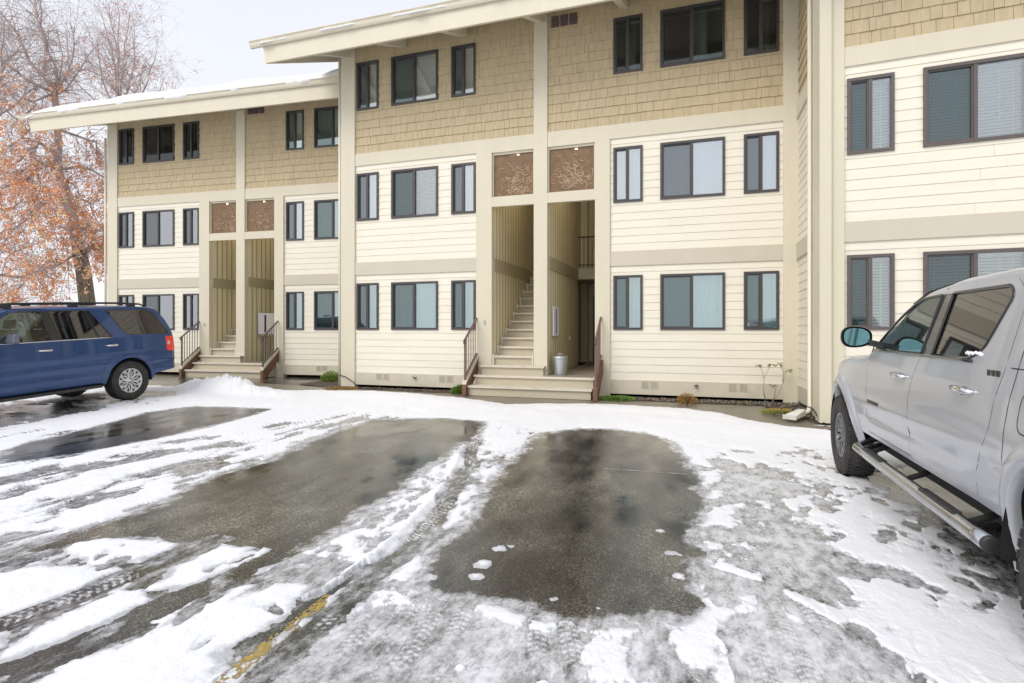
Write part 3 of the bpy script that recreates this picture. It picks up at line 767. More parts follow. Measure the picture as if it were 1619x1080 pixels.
    tread(PL['T1'], .075, .5, amt=.45); tread(PL['T3'], .065, .4, amt=.55)
    for off in (0, .17, .33, .52, 1.02, 1.22, 1.42):
        tread([(-1.62+off,1.1),(-1.58+off*.97,1.8),(-1.56+off*.9,2.3),(-1.60+off*.8,2.78)], .055, .3, amt=.35)
    for off in (0, .2, .42): tread([(.38+off,1.3),(.34+off,2.2),(.22+off*.9,3.2),(.15+off*.8,4.0)], .055, .3, amt=.3)
    return S, np.clip(slush, 0, 1)

def heap(X, Y):
    h = np.zeros(X.shape)
    for (hx, hy, rx, ry, hh) in ((-11.05,10.75,.62,.40,.33),(-10.55,10.6,.55,.4,.27),(-11.75,10.9,.6,.4,.20),(-9.95,10.4,.6,.38,.17),(-9.2,10.2,.8,.4,.07)):
        q = ((X-hx)/rx)**2+((Y-hy)/ry)**2; h = np.maximum(h, hh*np.exp(-q**1.5*.9))
    return h*(1+.55*fbm(X*3.5,Y*3.5,5,91,.65))

def screen_grid(us, ds):
    """vertices denser near the viewpoint: rays by angle, rings by distance (plain tessellation density)"""
    U, D = np.meshgrid(us, ds)
    c, s = math.cos(YAW), math.sin(YAW)
    xc = U*D
    return c*xc - s*D, s*xc + c*D
def grid_mesh(name, X, Y, Z, mat, attrs, keep=None):
    ny, nx = X.shape
    idx = np.arange(nx*ny).reshape(ny, nx)
    q = np.stack([idx[:-1,:-1], idx[:-1,1:], idx[1:,1:], idx[1:,:-1]], -1).reshape(-1, 4)
    if keep is not None: q = q[keep]
    used = np.unique(q); remap = np.full(nx*ny, -1, np.int64); remap[used] = np.arange(len(used)); q = remap[q]
    co = np.stack([X.ravel(), Y.ravel(), Z.ravel()], -1)[used]
    me = bpy.data.meshes.new(name)
    me.vertices.add(len(co)); me.vertices.foreach_set('co', co.ravel().astype(np.float32))
    me.loops.add(len(q)*4); me.loops.foreach_set('vertex_index', q.ravel().astype(np.int32))
    me.polygons.add(len(q)); me.polygons.foreach_set('loop_start', np.arange(0, len(q)*4, 4, dtype=np.int32)); me.polygons.foreach_set('loop_total', np.full(len(q), 4, np.int32))
    me.polygons.foreach_set('use_smooth', np.ones(len(q), bool))
    me.update(calc_edges=True); me.validate()
    for k, v in attrs.items():
        a = me.attributes.new(k, 'FLOAT', 'POINT'); a.data.foreach_set('value', v.ravel()[used].astype(np.float32))
    me.materials.append(mat)
    o = bpy.data.objects.new(name, me); C.objects.link(o); return o

F = 880.0
def rows(v0, v1, n):           # ring distances spaced evenly in apparent height
    v = np.linspace(v0, v1, n); return CAM_H*F/(v-521.5)

def asphalt_mat():
    m, nt, out = new_mat('wet_asphalt'); N = nt.nodes.new; L = nt.links.new
    b = N('ShaderNodeBsdfPrincipled'); L(b.outputs[0], out.inputs[0])
    tc = N('ShaderNodeTexCoord')
    def noise(sc, det=6, ro=.6, st=None):
        n = N('ShaderNodeTexNoise'); n.inputs['Scale'].default_value = sc; n.inputs['Detail'].default_value = det; n.inputs['Roughness'].default_value = ro
        if st:
            mp = N('ShaderNodeMapping'); mp.inputs['Scale'].default_value = st; L(tc.outputs['Object'], mp.inputs[0]); L(mp.outputs[0], n.inputs['Vector'])
        else: L(tc.outputs['Object'], n.inputs['Vector'])
        return n
    def ramp(src, a, b_, ca, cb):
        r = N('ShaderNodeValToRGB'); r.color_ramp.elements[0].position = a; r.color_ramp.elements[1].position = b_
        r.color_ramp.elements[0].color = ca; r.color_ramp.elements[1].color = cb; L(src, r.inputs[0]); return r
    grain = noise(170, 2, .5); vo = N('ShaderNodeTexVoronoi'); vo.inputs['Scale'].default_value = 140; L(tc.outputs['Object'], vo.inputs['Vector'])
    big = noise(.7, 5, .55, (1,.7,1)); med = noise(2.2, 6, .6, (1.6,.6,1))
    base = ramp(vo.outputs['Color'], .1, 1, (.015,.015,.015,1), (.34,.335,.32,1))
    e_ = base.color_ramp.elements.new(.72); e_.color = (.112,.111,.107,1)
    st = ramp(big.outputs[0], .38, .62, (.30,.30,.31,1), (1.40,1.38,1.26,1))
    mul = N('ShaderNodeMix'); mul.data_type = 'RGBA'; mul.blend_type = 'MULTIPLY'; mul.inputs['Factor'].default_value = 1; L(base.outputs[0], mul.inputs['A']); L(st.outputs[0], mul.inputs['B'])
    st2 = ramp(med.outputs[0], .35, .65, (.52,.52,.52,1), (1.4,1.38,1.28,1))
    mul2 = N('ShaderNodeMix'); mul2.data_type = 'RGBA'; mul2.blend_type = 'MULTIPLY'; mul2.inputs['Factor'].default_value = 1; L(mul.outputs['Result'], mul2.inputs['A']); L(st2.outputs[0], mul2.inputs['B'])
    # half-melted snow film
    sl = N('ShaderNodeAttribute'); sl.attribute_name = 'slush'
    sn = noise(9, 8, .72, (1.6,.8,1)); sn2 = noise(42, 5, .7)
    ad = N('ShaderNodeMath'); ad.operation = 'MULTIPLY_ADD'; ad.inputs[1].default_value = 2.3; L(sn.outputs[0], ad.inputs[0]); ad.inputs[2].default_value = -1.15
    ad2 = N('ShaderNodeMath'); ad2.operation = 'MULTIPLY_ADD'; L(sn2.outputs[0], ad2.inputs[0]); ad2.inputs[1].default_value = .55; L(ad.outputs[0], ad2.inputs[2])
    ad3 = N('ShaderNodeMath'); ad3.operation = 'ADD'; L(ad2.outputs[0], ad3.inputs[0]); ad3.inputs[1].default_value = -.275
    s1 = N('ShaderNodeMath'); s1.operation = 'ADD'; L(ad3.outputs[0], s1.inputs[0]); L(sl.outputs['Fac'], s1.inputs[1])
    mr = N('ShaderNodeMapRange'); mr.inputs['From Min'].default_value = .12; mr.inputs['From Max'].default_value = 1.05; mr.inputs['To Max'].default_value = .95; L(s1.outputs[0], mr.inputs['Value'])
    gate = N('ShaderNodeMath'); gate.operation = 'MULTIPLY'; gate.use_clamp = True; L(mr.outputs[0], gate.inputs[0])
    g2 = N('ShaderNodeMapRange'); g2.inputs['From Min'].default_value = .02; g2.inputs['From Max'].default_value = .3; L(sl.outputs['Fac'], g2.inputs['Value']); L(g2.outputs[0], gate.inputs[1])
    mx = N('ShaderNodeMix'); mx.data_type = 'RGBA'; L(gate.outputs[0], mx.inputs['Factor']); L(mul2.outputs['Result'], mx.inputs['A']); mx.inputs['B'].default_value = (.80,.81,.84,1)
    L(mx.outputs['Result'], b.inputs['Base Color'])
    # wetness: smooth film against rougher damp tarmac
    wt = noise(.9, 6, .62, (1.3,.8,1)); rr = N('ShaderNodeMapRange'); rr.inputs['From Min'].default_value = .38; rr.inputs['From Max'].default_value = .62; rr.inputs['To Min'].default_value = .04; rr.inputs['To Max'].default_value = .19; L(wt.outputs[0], rr.inputs['Value'])
    rm = N('ShaderNodeMix'); rm.data_type = 'FLOAT'; L(gate.outputs[0], rm.inputs['Factor']); L(rr.outputs[0], rm.inputs['A']); rm.inputs['B'].default_value = .45
    L(rm.outputs['Result'], b.inputs['Roughness'])
    b.inputs['Specular IOR Level'].default_value = .55
    bh = N('ShaderNodeMath'); bh.operation = 'MULTIPLY_ADD'; L(gate.outputs[0], bh.inputs[0]); bh.inputs[1].default_value = 1.5; L(vo.outputs['Distance'], bh.inputs[2])
    bs = N('ShaderNodeMapRange'); bs.inputs['From Min'].default_value = .4; bs.inputs['From Max'].default_value = .62; bs.inputs['To Min'].default_value = .04; bs.inputs['To Max'].default_value = .28; L(wt.outputs[0], bs.inputs['Value'])
    bp = N('ShaderNodeBump'); bp.inputs['Distance'].default_value = .004; L(bs.outputs[0], bp.inputs['Strength']); L(bh.outputs[0], bp.inputs['Height']); L(bp.outputs[0], b.inputs['Normal'])
    return m
M['asphalt'] = asphalt_mat()
M['path'] = pbr('walkway', (.24,.21,.16), .35, var=.25, scale=1.6, bump=.25, bscale=70, dirt=(.11,.095,.075), dirt_scale=1.5, dirt_amt=.8, rvar=.15)
M['soil'] = pbr('soil', (.07,.055,.04), .8, var=.5, scale=12, bump=1., bscale=40, dirt=(.16,.14,.10), dirt_scale=9, dirt_amt=.8)

# far ground: snow field to the horizon and all round
m = MB(); R0 = 600
n = 48; ring = [(R0*math.cos(2*math.pi*i/n), R0*math.sin(2*math.pi*i/n), -.62) for i in range(n)]
m.add(ring, [tuple(range(n))]); o = m.build('snow_field', M['snow'])
tag(o, 'open snow-covered ground stretching away behind the parking lot', 'ground', kind='structure')
# parking lot sheet
us = np.linspace(-1.75, 1.45, 1330); ds = rows(532, 1330, 470)
X, Y = screen_grid(us, ds); S, SL = fields(X, Y)
sk = gz(X, Y); keep = None
lot = grid_mesh('parking_lot', X, Y, sk, M['asphalt'], {'slush': SL})
tag(lot, 'wet asphalt parking lot with half-melted slush', 'parking lot', kind='structure')
m = MB()      # the rest of the lot behind the camera
m.add([(-60,-40,-.03),(60,-40,-.03),(60,2.5,-.03),(-60,2.5,-.03)], [(0,1,2,3)]); m.add([(-60,-40,-.03),(-60,2.5,-.03),(-60,2.5,-.6),(-60,-40,-.6)], [(0,1,2,3)])
o = m.build('lot_behind', M['snow']); o.name = 'snowy_lot'; tag(o, 'snow-covered rear half of the parking lot', 'ground', kind='structure')
# snow sheet
us = np.linspace(-1.70, 1.40, 1470); ds = rows(534, 1330, 520)
X, Y = screen_grid(us, ds); S, SL = fields(X, Y)
lump = .5+.5*fbm(X*6, Y*6, 5, 101)
T = .0125*(1-np.exp(-np.clip(S,0,9)/.06)) + .010*np.clip(S,0,.4)*lump*2 + .006*(lump-.5)*sstep(0,.06,S)
T = T + .035*sstep(.1,.5,S)*sstep(8.2,10,Y)*(.6+.8*fbm(X*1.2,Y*1.2,4,102))
d, s_, side = sd_line(X, Y, [(-2.83,6.6),(-2.45,5.42),(-2.2,4.46),(-2.085,3.78),(-2.02,3.27),(-2.02,2.85),(-2.06,2.6)])
T = T + .022*np.exp(-(d/.035)**2)*(S > 0)*(.6+lump*.8)
hp = heap(X, Y)
Z = gz(X, Y) + np.where(S > 0, T, S*.3) + hp
thin = 1-sstep(.0, .075, S + .05*fbm(X*10,Y*7,5,103,.65))
thin = np.where(Y > 9.2, thin*.3, thin)
ok = (S > -.02)
k4 = (ok[:-1,:-1] | ok[:-1,1:] | ok[1:,1:] | ok[1:,:-1]).ravel()
yc = ((Y[:-1,:-1]+Y[1:,1:])/2).ravel(); xc_ = ((X[:-1,:-1]+X[1:,1:])/2).ravel()
inside = (xc_ > -18.6) & (yc > np.where(xc_ < -8.5, 13.45+.076*(xc_+18.2), 12.0)+.2)
k4 &= ~inside
so = grid_mesh('snow', X, Y, Z, M['snow'], {'thin': thin}, k4)
tag(so, 'patchy trampled snow over the parking lot with tyre ruts, footprints and a shovelled heap', 'snow', kind='stuff')

# walkway and bed along the facade
def strip(name, pts_a, pts_b, dz, mat, n=160):
    m = MB(); vs = []
    for i in range(n+1):
        t = i/n
        a = np.array([np.interp(t*(len(pts_a)-1), range(len(pts_a)), [p[0] for p in pts_a]), np.interp(t*(len(pts_a)-1), range(len(pts_a)), [p[1] for p in pts_a])])
        b = np.array([np.interp(t*(len(pts_b)-1), range(len(pts_b)), [p[0] for p in pts_b]), np.interp(t*(len(pts_b)-1), range(len(pts_b)), [p[1] for p in pts_b])])
        for k in range(7):
            p = a+(b-a)*k/6; z = float(gz(np.array([p[0]]), np.array([p[1]]))[0]) + dz
            vs.append((p[0], p[1], z))
    m.add(vs, [(i*7+k, (i+1)*7+k, (i+1)*7+k+1, i*7+k+1) for i in range(n) for k in range(6)], 0, True)
    return m.build(name, mat)
o = strip('walkway', [(-13.0,11.3),(-8.6,10.6),(-4,10.15),(0,9.9),(2.6,9.2)], [(-13.2,12.3),(-8.6,11.70),(-4.9,11.55),(-1.9,11.55),(1.85,11.50)], .008, M['path'])
tag(o, 'damp brown concrete walkway along the foot of the facade', 'walkway', kind='structure')
bed = []
o = strip('planting_bed', [(-9.9,12.1),(-8.6,11.66),(-4.9,11.52),(-1.85,11.52),(1.2,11.46),(1.86,9.75)], [(-9.9,14.2),(-8.55,12.05),(-4.85,12.05),(-1.9,12.05),(1.85,12.05),(2.15,9.95)], .016, M['soil'])
tag(o, 'narrow dark soil bed between walkway and building skirting', 'soil bed', kind='structure')

# gravel and dead leaves on the bed (uncountable)
g = random.Random(21); m = MB()
def rock(m, x, y, z, r, mi):
    vs = []
    for (a, b, c) in ((1,0,0),(0,1,0),(-1,0,0),(0,-1,0),(.5,.5,.8),(-.5,.4,.8),(-.3,-.6,.7),(.5,-.5,.7)):
        q = r*g.uniform(.7, 1.2); vs.append((x+a*q, y+b*q, z+c*q*.6))
    m.add(vs, [(0,1,4),(1,5,4),(1,2,5),(2,6,5),(2,3,6),(3,7,6),(3,0,7),(0,4,7),(4,5,6),(4,6,7)], mi)
for i in range(2600):
    u = g.random()
    if u < .72: x = g.uniform(-1.8, 1.85); y = g.uniform(11.55, 11.99)
    elif u < .9: x = g.uniform(-8.5,-4.9); y = g.uniform(11.65, 11.98)
    else: x = g.uniform(1.2, 1.9); y = g.uniform(10.0, 11.6)
    rock(m, x, y, .072+g.uniform(-.01,.01), g.uniform(.008,.035), g.choice((0,0,1,2)))
o = m.build('gravel', [pbr('stone_dark',(.06,.055,.05),.7), pbr('stone_grey',(.22,.21,.19),.7), pbr('leaf_litter',(.20,.11,.05),.8)])
tag(o, 'dark gravel and leaf litter strewn at the foot of the wall', 'gravel', kind='stuff')

# worn yellow stall line and faint chalky line
def worn_line(name, pts, w, mat, thr, seed, label):
    P = [Vector(p+(0,)) for p in pts]; m = MB(); sd = 0
    for i in range(len(P)-1):
        d = P[i+1]-P[i]; L = d.length; d.normalize(); nrm = Vector((-d.y, d.x, 0)); n = int(L/.008); k = int(w/.008)
        a = np.arange(n)*.008; b = (np.arange(k)-k/2)*.008
        A, B = np.meshgrid(a, b); Xg = P[i].x+d.x*A+nrm.x*B; Yg = P[i].y+d.y*A+nrm.y*B
        nz = fbm(Xg*14, Yg*9, 6, seed, .85) + .45*fbm(Xg*2.6,Yg*2.6,3,seed+5)
        zz = gz(Xg, Yg)+.003
        for jj in range(A.shape[0]):
            for ii in range(A.shape[1]):
                if nz[jj,ii] > thr:
                    x, y, z = float(Xg[jj,ii]), float(Yg[jj,ii]), float(zz[jj,ii]); dx = d*.004*1.02; dn = nrm*.004*1.02
                    m.add([(x-dx.x-dn.x,y-dx.y-dn.y,z),(x+dx.x-dn.x,y+dx.y-dn.y,z),(x+dx.x+dn.x,y+dx.y+dn.y,z),(x-dx.x+dn.x,y-dx.y+dn.y,z)], [(0,1,2,3)])
    o = m.build(name, mat); tag(o, label, 'parking line', kind='structure'); return o
worn_line('stall_line', [(-1.945,2.66),(-1.93,2.31),(-1.92,2.08),(-1.90,1.80)], .085, pbr('yellow_paint',(.42,.30,.08),.55,var=.4,scale=20), .16, 131, 'worn yellow parking stall line')
worn_line('chalk_line', [(-.93,6.03),(-.08,6.06)], .02, pbr('pale_line',(.55,.55,.52),.6), -.1, 141, 'faint pale line across the bare stall')

# ------------------------------------------------------------------ small things by the wall
def lathe_thing(): pass
T0 = None
can = empty('trash_can', (-2.86, 12.12, .50)); tag(can, 'small galvanised metal can with lid standing on the hall landing', 'metal can')
m = MB(); prof = [(0,0),(.135,0),(.138,.012)]
for i in range(9):
    z = .03+i*.038; prof += [(.138+.003*i, z), (.143+.003*i, z+.012), (.139+.003*i, z+.024)]
prof += [(.17,.385),(.176,.392),(.170,.399)]
m.lathe(prof, 36); m.build('can_body', M['zinc'], can)
m = MB(); m.lathe([(.182,.375),(.184,.40),(.165,.412),(.09,.432),(0,.44)], 36); m.tube([(-.05,0,.43),(-.045,0,.465),(.045,0,.465),(.05,0,.43)], .007, 6); m.build('lid', M['zinc'], can)
for sx in (-1, 1):
    m = MB(); m.tube([(sx*.16,-.04,.30),(sx*.195,-.035,.29),(sx*.195,.035,.29),(sx*.16,.04,.30)], .006, 6); m.build('handle', M['zinc'], can)

def mailbox(T, name_lbl, face='side'):
    root = empty('mailbox_panel', T.translation, (0,0,0)); root.rotation_euler = T.to_euler()
    tag(root, name_lbl, 'mailbox', 'white mailbox panels in the two entry halls')
    m = MB(); m.box(0,.50,-.035,-.0,0,.68); m.build('cabinet', M['white_box'], root)
    m = MB(); m.box(.19,.25,-.040,-.035,.06,.62); m.build('slot_strip', M['frame'], root)
    m = MB(); m.box(.02,.48,-.030,.0,-.055,-.02); m.build('ledge', pbr('ledge',(.45,.36,.22),.6), root)
# middle wing: hangs on the hall's left wall (x = XB), facing +x ; left wing the same
Wl = lambda T: Matrix.Translation((0,12,0)) @ T
mailbox(Wl(TM) @ Matrix.Translation((-3.10,.34,1.36)) @ Matrix.Rotation(R_(90),4,'Z'), 'white wall mailbox panel above the metal can in the nearer entry hall')
mailbox(Wl(TL) @ Matrix.Translation((-3.085,.5,1.36)) @ Matrix.Rotation(R_(60),4,'Z'), 'white wall mailbox panel with dark slot in the farther entry hall, beside the blue car')

def leafy(name, loc, r, h, n, cols, label, cat, group=None, leaf=.03, stem=None, up=.5):
    root = empty(name, loc); tag(root, label, cat, group)
    g = random.Random(int(loc[0]*97)); m = MB()
    for i in range(n):
        a = g.uniform(0, 6.28); rr = r*math.sqrt(g.random()); z = h*g.random()**.8*(1-.5*(rr/r)**2)
        x, y = rr*math.cos(a), rr*math.sin(a)
        d = Vector((math.cos(a)*(rr/r+.2), math.sin(a)*(rr/r+.2), up+g.uniform(-.2,.7))).normalized(); s = d.orthogonal().normalized()
        s.rotate(Matrix.Rotation(g.uniform(0,6.28), 3, d)); l = leaf*g.uniform(.7,1.5); w = l*.28; p = Vector((x,y,z))
        m.add([tuple(p), tuple(p+d*l*.5+s*w), tuple(p+d*l), tuple(p+d*l*.5-s*w)], [(0,1,2,3)], g.randrange(len(cols)))
    m.build('foliage', cols, root)
    st = MB(); 
    for i in range(stem or 9):
        a = g.uniform(0,6.28); st.tube([(0,0,-.03),(r*.3*math.cos(a),r*.3*math.sin(a),h*.4),(r*.65*math.cos(a),r*.65*math.sin(a),h*.75)], [.008,.006,.003], 5)
    st.build('stem', M['twig'], root)
    return root
M['twig'] = pbr('twig', (.16,.11,.08), .8, var=.2, scale=10)
gr = [pbr('leaf_a',(.13,.24,.03),.5), pbr('leaf_b',(.20,.34,.05),.5), pbr('leaf_c',(.07,.14,.02),.5), pbr('leaf_d',(.30,.36,.07),.5)]
leafy('green_shrub', (-5.02,11.62,.05), .24, .20, 2600, gr, 'bright green low shrub left of the middle stairs, at the brown railing foot', 'shrub', 'small green shrubs beside the stairs')
leafy('green_shrub', (-9.62,13.1,.05), .26, .30, 2000, gr[:2]+gr[3:], 'yellow-green low shrub beside the brown cheek board of the farther stairs', 'shrub', 'small green shrubs beside the stairs')
og = [pbr('leaf_o1',(.40,.16,.03),.6), pbr('leaf_o2',(.30,.30,.05),.6), pbr('leaf_o3',(.28,.09,.03),.6)]
leafy('orange_shrub', (-.16,11.25,.06), .17, .22, 900, og, 'little orange and yellow shrub on the walkway edge under the widest window', 'shrub', leaf=.025, stem=14)
leafy('moss_clump', (-1.55,11.62,.05), .38, .06, 1500, gr[:3], 'flat green moss clump right of the middle stairs', 'moss', leaf=.03, up=.8)
leafy('moss_clump', (1.45,10.6,.05), .36, .05, 1300, [gr[3],og[0],gr[1]], 'yellow-green moss clump at the inside corner by the downspout', 'moss', leaf=.028, up=.7)
leafy('moss_clump', (-8.2,11.55,.05), .40, .05, 800, [gr[3],og[0],og[2]], 'brownish moss clump at the corner post of the middle block', 'moss', leaf=.028, up=.7)
# bare rhododendron
root = empty('bare_shrub', (1.30,11.72,.06)); tag(root, 'leggy shrub with bare stems and drooping leaf tips against the siding', 'shrub')
m = MB(); lf = MB(); g = random.Random(5)
for st in ([(0,0,0),(-.06,-.03,.25),(-.05,-.02,.5),(.03,0,.68),(.08,0,.78)], [(0,0,0),(-.06,-.03,.25),(-.05,-.02,.5),(-.08,0,.66),(-.16,0,.76)], [(.05,0,0),(.2,-.03,.2),(.28,-.02,.42),(.34,0,.62),(.38,0,.68)], [(.28,-.02,.42),(.30,0,.62),(.22,0,.80)], [(.12,-.02,.1),(.16,0,.3),(.12,0,.38)]):
    m.tube(st, [.011,.009,.007,.005,.004][:len(st)], 6)
    p = Vector(st[-1])
    for k in range(9):
        a = g.uniform(0,6.28); d = Vector((math.cos(a),math.sin(a)*.6,g.uniform(-1.1,.1))).normalized(); s = d.orthogonal().normalized(); l = g.uniform(.07,.12); w = .014
        lf.add([tuple(p),tuple(p+d*l*.5+s*w),tuple(p+d*l),tuple(p+d*l*.5-s*w)], [(0,1,2,3)])
m.build('stem', pbr('pale_stem',(.40,.33,.24),.8), root); lf.build('leaf', pbr('dull_leaf',(.22,.22,.10),.6), root)
# downspout splash elbow and hose
root = empty('splash_block', (1.55,10.05,.07), (0,0,R_(-35))); tag(root, 'white plastic downspout extension lying at the inside corner', 'downspout extension')
m = MB(); m.hexa([(-.10,-.20,0),(.10,-.20,0),(.06,.2,.02),(-.06,.2,.02),(-.10,-.20,.05),(.10,-.20,.05),(.06,.2,.12),(-.06,.2,.12)]); m.build('trough', pbr('plastic_white',(.75,.72,.65),.5), root)
m = MB(); m.box(-.11,.11,-.215,-.20,-.01,.06); m.build('lip', pbr('plastic_grey',(.6,.58,.52),.5), root)
m = MB(); m.tube([(-8.48,11.9,.36),(-8.2,11.75,.34),(-7.95,11.7,.22),(-7.75,11.68,.08),(-7.3,11.7,.07)], .012, 6); o = m.build('hose', M['black']); tag(o, 'thin dark hose drooping round the corner post of the middle block', 'hose')
m = MB(); m.tube([(1.45,10.1,.09),(1.62,10.2,.30),(1.8,10.05,.22),(1.86,9.8,.07),(1.9,9.72,.05)], .011, 6); o = m.build('hose', M['black']); tag(o, 'thin dark hose arching by the downspout at the inside corner', 'hose')

# ------------------------------------------------------------------ vehicles
def inpoly(x, z, P):
    c = False; n = len(P)
    for i in range(n):
        a = P[i]; b = P[(i+1) % n]
        if (a[1] > z) != (b[1] > z) and x < a[0]+(z-a[1])*(b[0]-a[0])/(b[1]-a[1]): c = not c
    return c
def roundpoly(P, r, n=4):
    out = []
    k = len(P)
    for i in range(k):
        p = Vector(P[i]); a = Vector(P[i-1]); b = Vector(P[(i+1) % k]); rr = r[i] if isinstance(r, (list,tuple)) else r
        u = (a-p); v = (b-p); ra = min(rr, u.length*.45, v.length*.45)
        if ra < .004: out.append(tuple(p)); continue
        u = u.normalized()*ra; v = v.normalized()*ra
        for j in range(n+1):
            t = j/n; q = (p+u)*(1-t)**2 + p*2*t*(1-t) + (p+v)*t*t; out.append(tuple(q))
    return out
def interp(tab, x):
    return float(np.interp(x, [t[0] for t in tab], [t[1] for t in tab]))

def car_shell(xs, zb, zt, W, edge_r, crown, nside=30):
    """loft of cross-sections along x (front positive); W(x,z) is the half width"""
    bm = bmesh.new(); ringsL = []
    ncor = 6; ntop = 7
    for x in xs:
        b, t = zb(x), zt(x); er = edge_r(x, t-b); ring = []
        for j in range(nside+1):
            z = b+(t-er-b)*j/nside; ring.append((W(x, z), z))
        we = W(x, t-er)
        for j in range(1, ncor+1):
            a = math.pi/2*j/ncor; ring.append((we-er*1.3*(1-math.cos(a)), t-er+er*math.sin(a)))
        wc = ring[-1][0]
        for j in range(1, ntop+1):
            u = 1-j/ntop; ring.append((wc*u, t+crown*(1-u*u)))
        full = [(y, z) for y, z in ring] + [(-y, z) for y, z in ring[-2::-1]]
        ringsL.append([bm.verts.new((x, y, z)) for y, z in full])
    n = len(ringsL[0])
    for i in range(len(xs)-1):
        for j in range(n-1):
            bm.faces.new((ringsL[i][j], ringsL[i+1][j], ringsL[i+1][j+1], ringsL[i][j+1]))
    for e in (0, -1):
        try: bm.faces.new(ringsL[e] if e else ringsL[e][::-1])
        except Exception: pass
    bmesh.ops.remove_doubles(bm, verts=bm.verts, dist=1e-5)
    bmesh.ops.recalc_face_normals(bm, faces=bm.faces)
    return bm
def cut_seg(bm, a, b, pad=.015):
    """slice the shell along a segment seen from the side, only near that segment"""
    x0, x1 = min(a[0],b[0])-pad, max(a[0],b[0])+pad; z0, z1 = min(a[1],b[1])-pad, max(a[1],b[1])+pad
    fs = []
    for f in bm.faces:
        xs = [v.co.x for v in f.verts]; zs = [v.co.z for v in f.verts]
        if max(xs) < x0 or min(xs) > x1 or max(zs) < z0 or min(zs) > z1: continue
        if abs(f.calc_center_median().y) < .45: continue
        fs.append(f)
    geom = set(fs)
    for f in fs: geom.update(f.edges); geom.update(f.verts)
    nrm = Vector((-(b[1]-a[1]), 0, b[0]-a[0]))
    if nrm.length < 1e-6: return
    bmesh.ops.bisect_plane(bm, geom=list(geom), plane_co=(a[0],0,a[1]), plane_no=nrm.normalized(), dist=1e-5)
def cut_poly(bm, P):
    for i in range(len(P)): cut_seg(bm, P[i], P[(i+1) % len(P)])
def skin_normals(o, W, zt, side=1):
    me = o.data; out = []
    for v in me.vertices:
        x, y, z = v.co; e = .004
        if z < zt(x)-.095 and abs(abs(y)-W(x, z)) < .02 and -1.1 < x < 4.4:
            n = Vector((-(W(x+e,z)-W(x-e,z))/(2*e), 1, -(W(x,z+e)-W(x,z-e))/(2*e))).normalized()
            if y < 0: n.y = -n.y
            out.append(n)
        else: out.append(v.normal.copy())
    me.normals_split_custom_set_from_vertices([tuple(n) for n in out])
def split_vehicle(bm, root, regions, paint, seam_mat):
    """regions: list of (name, polygon, material, inset, side) ; body keeps the rest"""
    parts = {}
    bm.faces.ensure_lookup_table()
    assign = {}
    for f in bm.faces:
        c = f.calc_center_median()
        if abs(c.y) < .45: continue
        for k, (nm, P, mat, inset, kids) in enumerate(regions):
            if inpoly(c.x, c.z, P): assign[f.index] = (k, 1 if c.y > 0 else -1); break
    groups = {}
    for f in bm.faces: groups.setdefault(assign.get(f.index, None), []).append(f)
    objs = {}
    def order(g): return -1 if g is None else g[0]
    for gk in sorted(groups, key=lambda q: (-1, 0) if q is None else q):
        faces = groups[gk]
        if gk is None: nm, mat, inset, par = 'body', paint, 0, root
        else:
            nm, P, mat, inset, par_i = regions[gk[0]]
            if mat is None: continue
            par = root if par_i is None else objs.get((par_i, gk[1]), root)
        vmap = {}; vs = []; fs = []
        for f in faces:
            idx = []
            for v in f.verts:
                if v.index not in vmap:
                    vmap[v.index] = len(vs); co = v.co.copy()
                    if inset and gk: co.y -= gk[1]*inset
                    vs.append(tuple(co))
                idx.append(vmap[v.index])
            fs.append(tuple(idx))
        m = MB(); m.add(vs, fs, 0, True); o = m.build(nm, mat, par); objs[gk] = o
    return objs

def seam(points, W, off, r, mat, root, name='door_seam'):
    """dark gap lying along the skin between panels"""
    for sy in (1, -1):
        m = MB(); pts = []
        for i in range(len(points)-1):
            a, b = points[i], points[i+1]; n = max(2, int(math.hypot(a[0]-b[0], a[1]-b[1])/.06))
            for j in range(n): 
                t = j/n; pts.append((a[0]+(b[0]-a[0])*t, a[1]+(b[1]-a[1])*t))
        pts.append(points[-1])
        m.tube([(x, sy*(W(x,z)+off), z) for x, z in pts], r, 5); m.build(name, mat, root)

